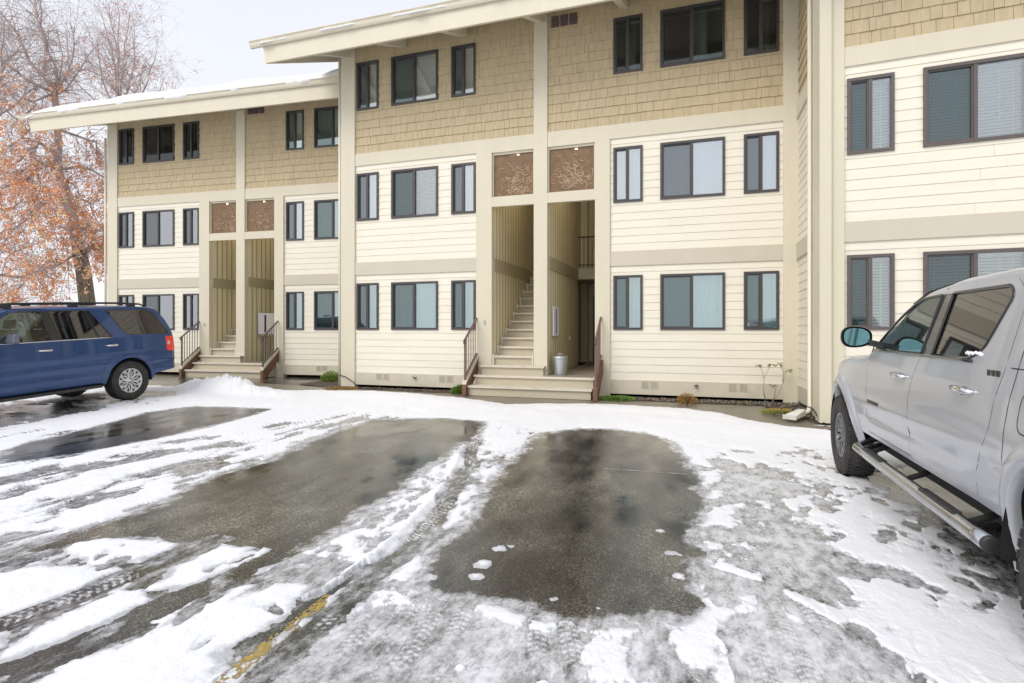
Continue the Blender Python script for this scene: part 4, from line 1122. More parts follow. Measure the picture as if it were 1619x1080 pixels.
def wheel(root, x, y, z, r, w, rr, rim_mat, tyre_mat, style, side):
    """side=+1: outer face toward +y"""
    t = MB(); h = w/2
    prof = [(rr,-h*.85),(rr+.02,-h*.95),(r*.88,-h),(r*.965,-h*.88),(r*.995,-h*.6),(r,0),(r*.995,h*.6),(r*.965,h*.88),(r*.88,h),(rr+.02,h*.95),(rr,h*.85)]
    t.lathe([(a, b) for a, b in prof], 56, 'y', (x,y,z))
    # tread blocks
    for k in range(44):
        a = 2*math.pi*k/44
        for (b0, b1, sh) in ((-.92,-.5,0),(-.42,-.04,.5),(.04,.42,0),(.5,.92,.5)):
            a0 = a+sh*.14; a1 = a0+.095
            rr_ = r*(1.012 if abs(b0+b1) < 1 else 1.0); ri = r*.95
            vs = [(x+q*math.cos(s), y+hb*h, z+q*math.sin(s)) for q in (ri, rr_) for s, hb in ((a0,b0),(a1,b0),(a1,b1),(a0,b1))]
            t.add(vs, [(4,5,6,7),(0,1,5,4),(1,2,6,5),(2,3,7,6),(3,0,4,7)])
    wo = t.build('wheel', tyre_mat, root)
    m = MB(); yo = h*.85*side
    m.lathe([(rr+.004,yo*1.02),(rr-.012,yo*1.04),(rr-.022,yo*.9),(rr-.03,yo*.2),(rr-.03,-yo)], 48, 'y', (x,y,z))
    # spokes
    def spoke(a0, r0, a1, r1, w0, w1, y0, y1):
        p0 = Vector((r0*math.cos(a0), 0, r0*math.sin(a0))); p1 = Vector((r1*math.cos(a1), 0, r1*math.sin(a1))); d = (p1-p0).normalized(); n = Vector((-d.z,0,d.x))
        vs = []
        for yy in (y0-.045*side, y0):
            pass
        A = [p0+n*w0, p0-n*w0, p1-n*w1, p1+n*w1]; yf = [y0,y0,y1,y1]
        vs = [(x+q.x, y+yf[i]-.04*side, z+q.z) for i, q in enumerate(A)] + [(x+q.x*1, y+yf[i], z+q.z) for i, q in enumerate(A)]
        m.add(vs, [(0,3,2,1),(4,5,6,7),(0,1,5,4),(1,2,6,5),(2,3,7,6),(3,0,4,7)])
    n = 6; R = rr-.015; yo2 = h*.78*side
    for k in range(n):
        a = 2*math.pi*k/n+.26
        spoke(a, .05, a, R*.62, .027, .019, yo2*.8, yo2*.97)
        spoke(a, R*.56, a+.24, R, .016, .019, yo2*.95, yo2); spoke(a, R*.56, a-.24, R, .016, .019, yo2*.95, yo2)
        b = a+math.pi/n
        spoke(b, .05, b, R*.45, .012, .010, yo2*.8, yo2*.93)
        spoke(b, R*.42, b+.17, R, .009, .010, yo2*.92, yo2); spoke(b, R*.42, b-.17, R, .009, .010, yo2*.92, yo2)
    m.lathe([(.0,yo2*.98),(.035,yo2*.98),(.042,yo2*.9),(.075,yo2*.82),(.075,yo2*.6)], 24, 'y', (x,y,z))
    m.build('rim', rim_mat, wo)
    b = MB(); b.lathe([(0,yo*.35),(R*.72,yo*.35),(R*.74,yo*.2),(R,yo*.15),(R,-yo)], 32, 'y', (x,y,z)); b.build('brake_disc', M['brake'], wo)
    return wo
M['tyre'] = pbr('tyre', (.028,.027,.026), .75, var=.3, scale=8, bump=.2, bscale=60, dirt=(.11,.10,.09), dirt_scale=5, dirt_amt=.5)
M['brake'] = pbr('brake', (.06,.06,.06), .5, metal=.6)
M['rim'] = pbr('rim', (.62,.62,.63), .28, metal=.85, var=.1, scale=8)
M['rim_dark'] = pbr('rim_dark', (.22,.22,.23), .35, metal=.8, var=.2, scale=8)
M['chrome'] = pbr('chrome', (.78,.79,.80), .12, metal=1, var=.03)
M['steel'] = pbr('brushed_steel', (.55,.56,.58), .22, metal=1, var=.15, scale=6, rvar=.08)
M['plastic'] = pbr('black_plastic', (.025,.025,.027), .45, var=.2, scale=6, dirt=(.10,.095,.09), dirt_scale=4, dirt_amt=.4)
M['seamk'] = pbr('panel_gap', (.012,.012,.013), .6)
M['under'] = pbr('underbody', (.012,.012,.012), .9)
M['seat'] = pbr('seat_fabric', (.12,.11,.10), .9)
def paint(name, col, dirt, rough=.28, metal=.35, coat=.6):
    m = pbr(name, col, rough, metal=metal, var=.04, scale=1.5, coat=coat, dirt=dirt, dirt_scale=1.6, dirt_amt=.30, bump=.01, bscale=3)
    return m
M['blue_paint'] = paint('blue_paint', (.022,.064,.195), (.07,.10,.16))
M['grey_paint'] = paint('grey_paint', (.47,.49,.53), (.38,.38,.385), .33, .3)
M['car_glass_dark'] = glass('privacy_glass', (.10,.11,.10), .06, refl=(.95,.93,.9), wav=.004)
M['car_glass'] = glass('car_glass', (.62,.80,.76), .08, refl=(.9,1,1), wav=.004)
M['pillar'] = pbr('pillar_black', (.015,.015,.016), .2, coat=.5)
M['tail_red'] = pbr('tail_red', (.62,.02,.015), .15, coat=1., emit=(.7,.03,.02,.25))
M['tail_clear'] = pbr('tail_clear', (.80,.55,.52), .12, coat=1.)

def fender_liner(root, cx, cz, r, W, depth=.32):
    for sy in (1, -1):
        m = MB(); n = 20; vs = []
        for k in range(n+1):
            a = math.pi*(-.03+1.06*k/n)
            for d in (.015, depth):
                y = sy*(W(cx, cz+r*.7)-d); vs.append((cx+(r+.004)*math.cos(a), y, cz+(r+.004)*math.sin(a)))
        m.add(vs, [(2*k,2*k+2,2*k+3,2*k+1) for k in range(n)], 0, True); m.build('wheel_well', M['under'], root)
def arch_flare(root, cx, cz, r, W, mat, out=.03, wid=.07, a0=-.08, a1=1.08, name='fender_flare', sides=(1,-1), squash=1.0):
    for sy in sides:
        m = MB(); n = 30; vs = []
        sec = [(-.008,-.03),(-.006,.55*out),(.012,out),(wid*.55,out*.85),(wid,out*.15),(wid+.006,-.012)]
        for k in range(n+1):
            a = math.pi*(a0+(a1-a0)*k/n)
            for (dr, dy) in sec:
                x = cx+(r+dr)*math.cos(a); z = cz+(r+dr)*squash*math.sin(a); m_y = W(x, max(z, .35))
                vs.append((x, sy*(m_y+dy), z))
        q = len(sec)
        m.add(vs, [(k*q+j, (k+1)*q+j, (k+1)*q+j+1, k*q+j+1) for k in range(n) for j in range(q-1)], 0, True); o = m.build(name, mat, root); fix_normals(o)
def arch_poly(cx, cz, r, zlow, n=22):
    P = [(cx+r*math.cos(math.pi*(1-k/n)), cz+r*math.sin(math.pi*(1-k/n))) for k in range(n+1)]
    return P+[(cx+r, zlow), (cx-r, zlow)]

def seats(root, xs, zc, mat, w=.5):
    for x in xs:
        for y in (-.4, .4):
            m = MB()
            m.hexa([(x-.28,y-w/2,zc-.55),(x+.28,y-w/2,zc-.55),(x+.28,y+w/2,zc-.55),(x-.28,y+w/2,zc-.55),(x-.28,y-w/2,zc-.35),(x+.28,y-w/2,zc-.32),(x+.28,y+w/2,zc-.32),(x-.28,y+w/2,zc-.35)])
            m.hexa([(x-.28,y-w/2,zc-.35),(x-.15,y-w/2,zc-.35),(x-.15,y+w/2,zc-.35),(x-.28,y+w/2,zc-.35),(x-.42,y-w/2+.05,zc+.22),(x-.32,y-w/2+.05,zc+.22),(x-.32,y+w/2-.05,zc+.22),(x-.42,y+w/2-.05,zc+.22)])
            m.hexa([(x-.42,y-.13,zc+.25),(x-.33,y-.13,zc+.25),(x-.33,y+.13,zc+.25),(x-.42,y+.13,zc+.25),(x-.43,y-.11,zc+.42),(x-.36,y-.11,zc+.42),(x-.36,y+.11,zc+.42),(x-.43,y+.11,zc+.42)])
            m.build('seat', mat, root)

# ---- blue SUV
suv = empty('blue_suv', (-12.50, 8.80, 0), (0, R_(3.0), R_(-90)))
tag(suv, 'dark blue large SUV with roof rails and silver rims parked nose-out at left', 'suv')
def suv_zt(x): return interp([(-1.17,1.02),(-1.155,1.28),(-1.12,1.42),(-.98,1.72),(-.85,1.90),(-.76,1.965),(-.6,1.99),(0,2.01),(1.4,2.01),(2.0,1.99),(2.3,1.955),(2.45,1.90),(2.95,1.50),(3.15,1.33),(3.4,1.27),(4.0,1.20),(4.15,1.10),(4.25,.85)], x)
def suv_zb(x): return interp([(-1.17,.62),(-1.13,.56),(-.6,.50),(-.5,.46),(.5,.44),(2.8,.44),(3.6,.42),(4.1,.42),(4.25,.5)], x)
def suv_W(x, z):
    w = 1.0
    w *= interp([(-1.17,.86),(-1.14,.915),(-1.05,.955),(-.8,.985),(-.3,1),(3.3,1),(3.8,.97),(4.1,.90),(4.25,.75)], x)
    w -= .020*max(0, (z-1.02)/.35)**2 if z < 1.37 else .020+.235*(z-1.37)
    w -= .045*max(0, (.62-z)/.2)**1.5 if z < .62 else 0
    w += .008*math.exp(-((z-.80)/.035)**2) - .010*math.exp(-((z-.70)/.06)**2) + .010*math.exp(-((z-1.03)/.08)**2)
    return w
xs = sorted(set([round(v,4) for v in list(np.linspace(-1.17,-.7,16))+list(np.linspace(-.7,2.9,76))+list(np.linspace(2.9,4.25,30))]))
bm = car_shell(xs, suv_zb, suv_zt, suv_W, lambda x, h: min(.09, h*.25), .03)
w1 = roundpoly([(1.49,1.375),(1.575,1.93),(2.06,1.93),(2.72,1.47),(2.76,1.375)], [.01,.01,.14,.05,.01])
w2 = roundpoly([(1.33,1.375),(1.435,1.93),(.70,1.93),(.345,1.375)], [.02,.02,.05,.02])
wq = roundpoly([(-1.0,1.37),(-.64,1.92),(.37,1.925),(.02,1.395)], [.07,.16,.05,.07])
dF = [(1.36,.50),(1.33,1.35),(1.47,1.97),(2.08,1.97),(2.85,1.42),(2.88,.9),(2.84,.50)]
dR = [(1.355,.50),(1.325,1.35),(1.455,1.97),(.66,1.97),(.30,1.37),(.22,1.12),(.38,.95),(.52,.80),(.60,.60),(.61,.50)]
tl = roundpoly([(-.90,.985),(-.885,1.31),(-1.2,1.31),(-1.2,.96)], [.03,.04,.0,.0])
aR = arch_poly(.0, .41, .50, .2); aF = arch_poly(3.06, .41, .50, .2)
pil = [(1.33,1.375),(1.435,1.93),(1.575,1.93),(1.49,1.375)]
for P in (w1,w2,wq,dF,dR,tl,aR,aF,pil): cut_poly(bm, P)
bm.verts.index_update(); bm.faces.index_update()
regs = [('arch', aR, None, 0, None), ('arch', aF, None, 0, None), ('front_door', None, M['blue_paint'], 0, None), ('rear_door', None, M['blue_paint'], 0, None),]
regions = [('arch', aR, None, 0, None), ('arch', aF, None, 0, None), ('side_window', w1, M['car_glass'], .008, None), ('side_window', w2, M['car_glass_dark'], .008, None),
           ('quarter_window', wq, M['car_glass_dark'], .006, None), ('door_pillar', pil, M['pillar'], .002, None), ('tail_lamp', tl, M['tail_red'], -.004, None),
           ('front_door', dF, M['blue_paint'], 0, None), ('rear_door', dR, M['blue_paint'], 0, None)]
objs = split_vehicle(bm, suv, regions, M['blue_paint'], M['seamk'])
for o in objs.values(): skin_normals(o, suv_W, suv_zt)
bm.free()
# windscreen and rear screen as glass on the body (by material slot)
body = objs[None]; body.data.materials.append(M['car_glass_dark'])
for p in body.data.polygons:
    c = p.center
    if (2.45 < c.x < 2.93 and abs(c.y) < .66 and c.z > 1.5) or (-1.12 < c.x < -.84 and abs(c.y) < .68 and c.z > 1.42): p.material_index = 1
seam(dF+[dF[0]], suv_W, -.004, .006, M['seamk'], suv); seam(dR[3:], suv_W, -.004, .006, M['seamk'], suv)
for P, mt in ((w1,'chrome_dk'),(w2,'chrome_dk'),(wq,'seamk')):
    pass
def bead(P, W, r, mat, root, nm, off=-.002):
    for sy in (1,-1):
        m = MB(); m.tube([(x, sy*(W(x,z)+off), z) for x, z in P+[P[0]]], r, 5); m.build(nm, mat, root)
bead(w1, suv_W, .007, M['pillar'], suv, 'window_seal'); bead(w2, suv_W, .007, M['pillar'], suv, 'window_seal'); bead(wq, suv_W, .009, M['pillar'], suv, 'window_seal')
for sy in (1,-1):                                      # belt moulding, divider, roof rails, handles, mirrors, boards
    m = MB(); m.tube([(x, sy*(suv_W(x,1.365)+.004), 1.365) for x in np.linspace(.34,2.85,16)], .009, 6); m.build('belt_moulding', M['chrome'], suv)
    m = MB(); m.hexa([(.58,sy*(suv_W(.5,1.38)-.012),1.38),(.62,sy*(suv_W(.5,1.38)-.012),1.38),(.62,sy*(suv_W(.5,1.38)+.002),1.38),(.58,sy*(suv_W(.5,1.38)+.002),1.38),
                      (.78,sy*(suv_W(.7,1.92)-.012),1.92),(.82,sy*(suv_W(.7,1.92)-.012),1.92),(.82,sy*(suv_W(.7,1.92)+.002),1.92),(.78,sy*(suv_W(.7,1.92)+.002),1.92)]); m.build('window_divider', M['pillar'], suv)
    m = MB(); yr = sy*.70
    m.tube([(-.62,yr,2.0),(-.50,yr,2.05),(-.1,yr,2.075),(1.0,yr,2.085),(2.0,yr,2.075),(2.3,yr,2.04),(2.42,yr,1.99)], [.016,.02,.021,.021,.021,.02,.014], 8)
    for x in (-.3, .9, 2.05): m.box(x-.09, x+.09, yr-.018, yr+.018, 1.99, 2.07)
    m.build('roof_rail', M['plastic'], suv)
    for hx in (1.62, .37):
        m = MB(); y = sy*(suv_W(hx,1.19)+.03)
        m.tube([(hx-.115,y-sy*.03,1.185),(hx-.10,y,1.19),(hx+.10,y,1.20),(hx+.115,y-sy*.03,1.20)], .017, 8); m.box(hx-.13,hx+.13,y-sy*.034-.004,y-sy*.034+.004,1.165,1.215)
        m.build('door_handle', M['chrome'], suv)
    m = MB(); m.add([(x+2.13, sy*(.95+y), z+1.44) for x, y, z in ((-.02,0,-.07),(.10,0,-.06),(.13,.26,-.07),(.02,.28,-.08),(-.04,0,.09),(.06,0,.09),(.10,.26,.10),(0,.28,.10))], [(0,3,2,1),(4,5,6,7),(0,1,5,4),(1,2,6,5),(2,3,7,6),(3,0,4,7)])
    o = m.build('wing_mirror', pbr('mirror_shell',(.10,.12,.16),.3,coat=.6), suv); bv = o.modifiers.new('b','BEVEL'); bv.width = .03; bv.segments = 4
    m = MB(); m.hexa([(.62,sy*.90,.34),(2.55,sy*.90,.34),(2.55,sy*1.03,.36),(.62,sy*1.03,.36),(.62,sy*.90,.42),(2.55,sy*.90,.42),(2.55,sy*1.03,.41),(.62,sy*1.03,.41)])
    m.build('running_board', M['plastic'], suv)
    m = MB(); m.box(-.99,-.93,sy*.935 if sy>0 else -.975,sy*.975 if sy>0 else -.935,1.12,1.20); m.build('reversing_lens', M['tail_clear'], suv)
    m = MB(); m.add([(x, sy*(suv_W(x,z)+.001), z) for x, z in ((-.90,1.13),(-1.10,1.13),(-1.10,1.19),(-.90,1.19))], [(0,1,2,3)] if sy>0 else [(3,2,1,0)]); m.build('lamp_band', M['tail_clear'], suv)
m = MB()
fd = roundpoly([(-.16,1.10),(-.16,1.30),(-.34,1.30),(-.34,1.10)], .04)
m = MB(); m.box(.55,2.6,-.86,.86,.34,.46); m.box(-.95,-.55,-.6,.6,.42,.60); m.tube([(0,-.9,.40),(0,.9,.40)], .06, 8); m.tube([(3.06,-.9,.40),(3.06,.9,.40)], .06, 8); m.build('underbody', M['under'], suv)
fender_liner(suv, 0, .41, .50, suv_W); fender_liner(suv, 3.06, .41, .50, suv_W)
arch_flare(suv, 0, .41, .50, suv_W, M['blue_paint'], .022, .075, .0, 1.0); arch_flare(suv, 3.06, .41, .50, suv_W, M['blue_paint'], .022, .075, .0, 1.0)
for (wx, sy) in ((0,1),(0,-1),(3.06,1),(3.06,-1)): wheel(suv, wx, sy*.875, .415, .415, .27, .255, M['rim'], M['tyre'], 0, sy)
seats(suv, (1.75,.55), 1.35, M['seat'])
m = MB(); m.box(2.3,2.6,-.85,.85,.9,1.32); m.build('dashboard', M['plastic'], suv)

# ---- grey pickup
X0T, Y0T = 2.385, 2.82
trk = empty('grey_pickup', (X0T, Y0T, 0), (0, 0, R_(90)))
tag(trk, 'silver-grey crew-cab pickup with chrome side step parked nose-in at right', 'pickup truck')
def t_zt(x): return interp([(-1.62,.95),(-1.6,1.30),(-1.5,1.78),(-1.2,1.83),(.5,1.835),(1.4,1.83),(1.85,1.79),(2.05,1.74),(2.25,1.64),(2.92,1.30),(3.1,1.265),(3.6,1.24),(4.1,1.17),(4.35,1.08),(4.5,.95),(4.6,.75)], x)
def t_zb(x): return interp([(-1.62,.55),(.6,.55),(.9,.56),(2.6,.56),(3.2,.56),(4.3,.5),(4.5,.48),(4.6,.55)], x)
def t_W(x, z):
    w = .94*interp([(-1.62,.9),(-1.5,.97),(-1.2,1),(3.4,1),(3.9,.975),(4.2,.93),(4.45,.82),(4.6,.62)], x)
    w -= 0 if z < 1.0 else (.030*((z-1.0)/.33)**2 if z < 1.33 else .030+.235*(z-1.33))
    w -= .03*max(0,(.72-z)/.17)**1.3 if z < .72 else 0
    w += .006*math.exp(-((z-.86)/.05)**2) - .014*math.exp(-((z-.74)/.05)**2)*interp([(0.9,0),(1.1,1),(2.7,1),(3.0,0)], x) + .004*math.exp(-((z-1.16)/.07)**2)
    # fender bulges and the waist behind the rear door
    w += .035*math.exp(-((x-3.78)/.42)**2)*math.exp(-((z-.9)/.22)**2)
    w += .05*math.exp(-((x-.05)/.62)**2)*math.exp(-((z-.92)/.22)**2)
    w += -.005*math.exp(-((x-.55)/.07)**2)*(1 if z > .8 else 0)
    return w
xs = sorted(set([round(v,4) for v in list(np.linspace(-1.62,-1.3,8))+list(np.linspace(-1.3,3.0,92))+list(np.linspace(3.0,4.6,44))]))
bm = car_shell(xs, t_zb, t_zt, t_W, lambda x, h: min(.075, h*.25), .035, 34)
v1 = roundpoly([(1.715,1.335),(1.62,1.735),(1.98,1.725),(2.30,1.60),(2.66,1.40),(2.70,1.335)], [.01,.01,.12,.12,.05,.01])
v2 = roundpoly([(1.53,1.335),(1.45,1.735),(.76,1.735),(.70,1.68),(.86,1.39),(1.0,1.335)], [.01,.01,.05,.05,.08,.06])
vpil = [(1.715,1.335),(1.62,1.735),(1.45,1.735),(1.53,1.335)]
gF = [(1.86,.60),(1.87,1.0),(1.70,1.33),(1.56,1.775),(1.98,1.77),(2.36,1.62),(2.80,1.37),(2.90,1.0),(2.87,.60)]
gR = [(1.85,.60),(1.86,1.0),(1.69,1.33),(1.55,1.775),(.72,1.775),(.58,1.68),(.60,1.30),(.66,1.0),(.82,.74),(.86,.60)]
bR = arch_poly(0, .42, .53, .2); bF = arch_poly(3.78, .42, .52, .2)
for P in (v1,v2,vpil,gF,gR,bR,bF): cut_poly(bm, P)
bm.verts.index_update(); bm.faces.index_update()
regions = [('arch', bR, None, 0, None), ('arch', bF, None, 0, None), ('side_window', v1, M['car_glass'], .008, None), ('side_window', v2, M['car_glass_dark'], .008, None),
           ('door_pillar', vpil, M['pillar'], .002, None), ('front_door', gF, M['grey_paint'], 0, None), ('rear_door', gR, M['grey_paint'], 0, None)]
objs = split_vehicle(bm, trk, regions, M['grey_paint'], M['seamk']); bm.free()
for o in objs.values(): skin_normals(o, t_W, t_zt)
body = objs[None]; body.data.materials.append(M['car_glass'])
for p in body.data.polygons:
    c = p.center
    if 2.10 < c.x < 2.90 and abs(c.y) < .66 and c.z > 1.31: p.material_index = 1
seam(gF[-3:]+gF[:1], t_W, -.004, .005, M['seamk'], trk); seam(gF[:4], t_W, -.004, .005, M['seamk'], trk); seam(gR[4:], t_W, -.004, .005, M['seamk'], trk)
seam([(.55,1.31),(-1.55,1.31)], t_W, -.004, .006, M['seamk'], trk, 'canopy_seam'); seam([(.50,.62),(.50,1.0),(.47,1.5),(.45,1.76)], t_W, -.004, .006, M['seamk'], trk, 'cab_seam')
bead(v1, t_W, .010, M['pillar'], trk, 'window_seal'); bead(v2, t_W, .010, M['pillar'], trk, 'window_seal')
fdp = roundpoly([(.38,1.02),(.38,1.22),(.18,1.22),(.18,1.02)], .07, 6); 
m = MB(); m.tube([(x, t_W(x,z)-.002, z) for x, z in fdp+[fdp[0]]], .004, 5); m.build('fuel_door', M['seamk'], trk)
for sy in (1,-1):
    m = MB(); m.tube([(x, sy*(t_W(x,1.325)+.002), 1.325) for x in np.linspace(.95,2.72,14)], .010, 6); m.build('belt_moulding', M['pillar'], trk)
    m = MB(); m.tube([(x, sy*(t_W(x,z)-.03), z) for x, z in ((.45,1.80),(1.0,1.80),(1.6,1.80),(1.95,1.775),(2.2,1.70))], .006, 5); m.build('roof_seam', M['seamk'], trk)
    for hx in (2.03, .98):
        y = sy*(t_W(hx,1.16)+.028); m = MB()
        m.tube([(hx-.11,y-sy*.028,1.155),(hx-.085,y,1.16),(hx,y+sy*.006,1.163),(hx+.085,y,1.165),(hx+.11,y-sy*.028,1.165)], [.012,.018,.017,.016,.012], 8); m.build('door_handle', M['chrome'], trk)
        m = MB(); vs = [(hx+.05*math.cos(a), sy*(t_W(hx,1.16)+.002), 1.145+.036*math.sin(a)) for a in np.linspace(0,2*math.pi,20,endpoint=False)]; m.add(vs, [tuple(range(20)) if sy<0 else tuple(range(19,-1,-1))]); m.build('handle_recess', M['steel'], trk)
    # mirror: pointed shell with glass facing back
    mx, mz = 2.60, 1.44
    m = MB(); sec = []
    for (dx, k) in ((-.02,1.0),(.0,1.06),(.05,.98),(.10,.72),(.13,.35)):
        ring = []
        for a in np.linspace(0, 2*math.pi, 24, endpoint=False):
            ca, sa = math.cos(a), math.sin(a); e = .8
            yy = .112*k*math.copysign(abs(ca)**e, ca); zz = .086*k*math.copysign(abs(sa)**e, sa)
            ring.append((mx+dx, sy*(1.085+yy), mz+zz*(1+.12*ca)))
        sec.append(ring)
    vs = [p for r in sec for p in r]; m.add(vs, [(i*24+k, i*24+(k+1)%24, (i+1)*24+(k+1)%24, (i+1)*24+k) for i in range(4) for k in range(24)]+[tuple(4*24+k for k in range(24))], 0, True)
    mo = m.build('wing_mirror', M['plastic'], trk)
    m = MB(); ring = [(mx-.012, 1.085*sy+(p[1]-1.085*sy)*.86, mz+(p[2]-mz)*.86) for p in sec[0]]; m.add(ring, [tuple(range(24)) if sy>0 else tuple(range(23,-1,-1))]); m.build('mirror_glass', pbr('mirror_teal',(.34,.66,.74),.06,metal=.9,var=.15,scale=4), mo)
    m = MB(); m.hexa([(mx-.03,sy*.88,mz-.10),(mx+.05,sy*.88,mz-.10),(mx+.05,sy*1.0,mz-.07),(mx-.03,sy*1.0,mz-.07),(mx-.03,sy*.88,mz-.05),(mx+.05,sy*.88,mz-.05),(mx+.05,sy*1.0,mz-.02),(mx-.03,sy*1.0,mz-.02)]); m.build('mirror_arm', M['plastic'], mo)
    # tubular side step with tread pads
    yb_ = sy*.985
    m = MB(); m.tube([(3.06,sy*.80,.50),(3.04,sy*.90,.46),(2.98,yb_,.43),(2.6,yb_,.425),(1.6,yb_,.425),(.72,yb_,.425),(.58,yb_,.425)], [.038,.041,.043,.043,.043,.043,.043], 14)
    so_ = m.build('side_step', M['steel'], trk)
    for (a, b) in ((2.25,2.75),(.95,1.45)):
        m = MB(); m.hexa([(a,yb_-.028,.460),(b,yb_-.028,.460),(b,yb_+.028,.460),(a,yb_+.028,.460),(a,yb_-.024,.473),(b,yb_-.024,.473),(b,yb_+.024,.473),(a,yb_+.024,.473)]); m.build('step_pad', M['plastic'], so_)
    for x in (2.75, 1.85, .9):
        m = MB(); m.tube([(x,sy*.70,.56),(x,sy*.86,.47),(x,yb_-sy*.03,.43)], .02, 6); m.build('step_bracket', M['under'], so_)
    m = MB(); m.tube([(.585,yb_,.425),(.565,yb_,.425),(.56,yb_,.425)], [.044,.044,.034], 14)
    if sy > 0: m.build('end_cap', M['plastic'], so_)
    # badges on the door skin
    for (x0, x1, z, h) in ((2.84,2.52,.875,.028),(.76,.62,1.275,.032)):
        m = MB(); x = x0; i = 0; step = (x0-x1)/(6 if x0 > 2 else 3)
        while x > x1+.01:
            xa, xb = x, x-step*.78
            m.add([(xa,sy*(t_W(xa,z)+.003),z-h/2),(xb,sy*(t_W(xb,z)+.003),z-h/2),(xb,sy*(t_W(xb,z)+.003),z+h/2),(xa,sy*(t_W(xa,z)+.003),z+h/2)], [(0,1,2,3)] if sy<0 else [(3,2,1,0)]); x -= step
        m.build('badge', M['pillar'], trk)
m = MB(); m.box(.62,3.0,-.78,.78,.42,.58); m.box(-1.4,-.5,-.7,.7,.45,.6); m.tube([(0,-.85,.42),(0,.85,.42)], .06, 8); m.tube([(3.78,-.85,.42),(3.78,.85,.42)], .05, 8)
m.box(-1.5,4.2,.35,.45,.48,.60); m.box(-1.5,4.2,-.45,-.35,.48,.60); m.build('chassis', M['under'], trk)
fender_liner(trk, 0, .42, .53, t_W); fender_liner(trk, 3.78, .42, .52, t_W)
arch_flare(trk, 0, .42, .53, t_W, M['grey_paint'], .03, .11, -.06, 1.06); arch_flare(trk, 3.78, .42, .52, t_W, M['grey_paint'], .035, .11, -.06, 1.06)
m = MB(); m.box(.505,.53,.70,.90,.62,.66); m.build('liner_clip', M['steel'], trk)
for (wx, sy) in ((0,1),(0,-1),(3.78,1),(3.78,-1)): wheel(trk, wx, sy*.835, .405, .405, .265, .225, M['rim_dark'], M['tyre'], 1, sy)
seats(trk, (1.95,.95), 1.28, M['seat'])
m = MB(); m.box(2.55,2.85,-.8,.8,.85,1.27); m.tube([(2.45,.4+.19*math.cos(a),1.2+.17*math.sin(a)) for a in np.linspace(0,6.28,20)], .014, 6); m.build('dashboard', M['plastic'], trk)
# snow caught on the rear window ledge
m = MB(); g = random.Random(9)
for (x0, x1, z, r) in ((1.04,.86,1.366,.010),):
    for i in range(16):
        x = x0+(x1-x0)*i/15; rr = r*g.uniform(.7,1.2); y = t_W(x,z)+.002
        m.lathe([(0,-rr),(rr*.7,-rr*.7),(rr,0),(rr*.7,rr*.7),(0,rr)], 8, 'z', (x,y,z+g.uniform(-.005,.008)))
m.build('snow_lump', M['roof_snow'], trk)

# ------------------------------------------------------------------ trees
def grow(name, base, limbs, seed, label, twig_n, droop, leafcols, leaf_n, leaf_zmax, tw_len=1.6, up=0.2, leaf_size=.06):
    """limbs: list of (points, r0, r1); twigs and fine hanging shoots grow along them"""
    root = empty(name, base); tag(root, label, 'tree')
    g = random.Random(seed); tr = MB(); cr = MB(); lv = MB(); B = Vector(base)
    def rv(s=1): return Vector((g.uniform(-s,s), g.uniform(-s,s), g.uniform(-s,s)))
    thin = []
    for k, (pts, r0, r1) in enumerate(limbs):
        P = [Vector(p)-B for p in pts]
        # resample with jitter
        Q = []
        for i in range(len(P)-1):
            n = max(2, int((P[i+1]-P[i]).length/.5))
            for j in range(n): Q.append(P[i].lerp(P[i+1], j/n)+rv(.05)*min(1,k))
        Q.append(P[-1]); n = len(Q)
        rs = [r0+(r1-r0)*i/(n-1) for i in range(n)]
        (tr if k == 0 else cr).tube([tuple(q) for q in Q], rs, 8 if r0 > .05 else 5)
        for i in range(1, n): thin.append((Q[i], (Q[i]-Q[i-1]).normalized(), rs[i], k))
    def shoot(p, d, L, r, dr, seg=5, lvl=0):
        pts = [p]; q = p.copy(); dd = d.normalized()
        for i in range(seg):
            dd = (dd + rv(.22) + Vector((0,0,-dr*(i+1)/seg))).normalized(); q = q+dd*L/seg; pts.append(q.copy())
        rs = [r*(1-.75*i/seg) for i in range(seg+1)]
        cr.tube([tuple(x) for x in pts], rs, 3, smooth=False, cap=False)
        return pts
    tips = []
    for _ in range(twig_n):
        p, d, r, k = g.choice(thin)
        if k == 0 and g.random() < .6: continue
        dd = (d*.6+rv(1)+Vector((0,0,up))).normalized()
        L = tw_len*g.uniform(.5,1.3)
        pts = shoot(p, dd, L, max(.007, min(.02, r*.5)), droop*.35, 5)
        for a in range(g.randint(3,6)):
            q = pts[g.randint(1,5)]
            p2 = shoot(q, (dd*.4+rv(1)+Vector((0,0,up*.5-droop*.3))).normalized(), L*g.uniform(.35,.8), .006, droop, 5)
            for b in range(g.randint(1,3)):
                q2 = p2[g.randint(1,5)]; p3 = shoot(q2, (rv(1)+Vector((0,0,-droop*.8))).normalized(), L*g.uniform(.2,.5), .0042, droop, 3)
                tips.append(p3)
            tips.append(p2)
    if leaf_n:
        cand = [t for t in tips if t[-1].z+B.z < leaf_zmax*g.uniform(.55,1.2)] or tips
        for _ in range(leaf_n//5):
            t = g.choice(cand)
            a = g.randrange(len(t)-1); c = t[a].lerp(t[a+1], g.random())
            mi = g.randrange(len(leafcols))
            for h in range(5):
                p = c+rv(.09); d = (rv(1)+Vector((0,0,-.8))).normalized(); s = d.orthogonal().normalized(); l = leaf_size*g.uniform(.6,1.3); w = l*.4
                lv.add([tuple(p),tuple(p+d*l*.5+s*w),tuple(p+d*l),tuple(p+d*l*.5-s*w)], [(0,1,2,3)], mi)
    tr.build('trunk', M['bark'], root); cr.build('branch', M['bark_twig'], root)
    if leaf_n: lv.build('foliage', leafcols, root)
    return root
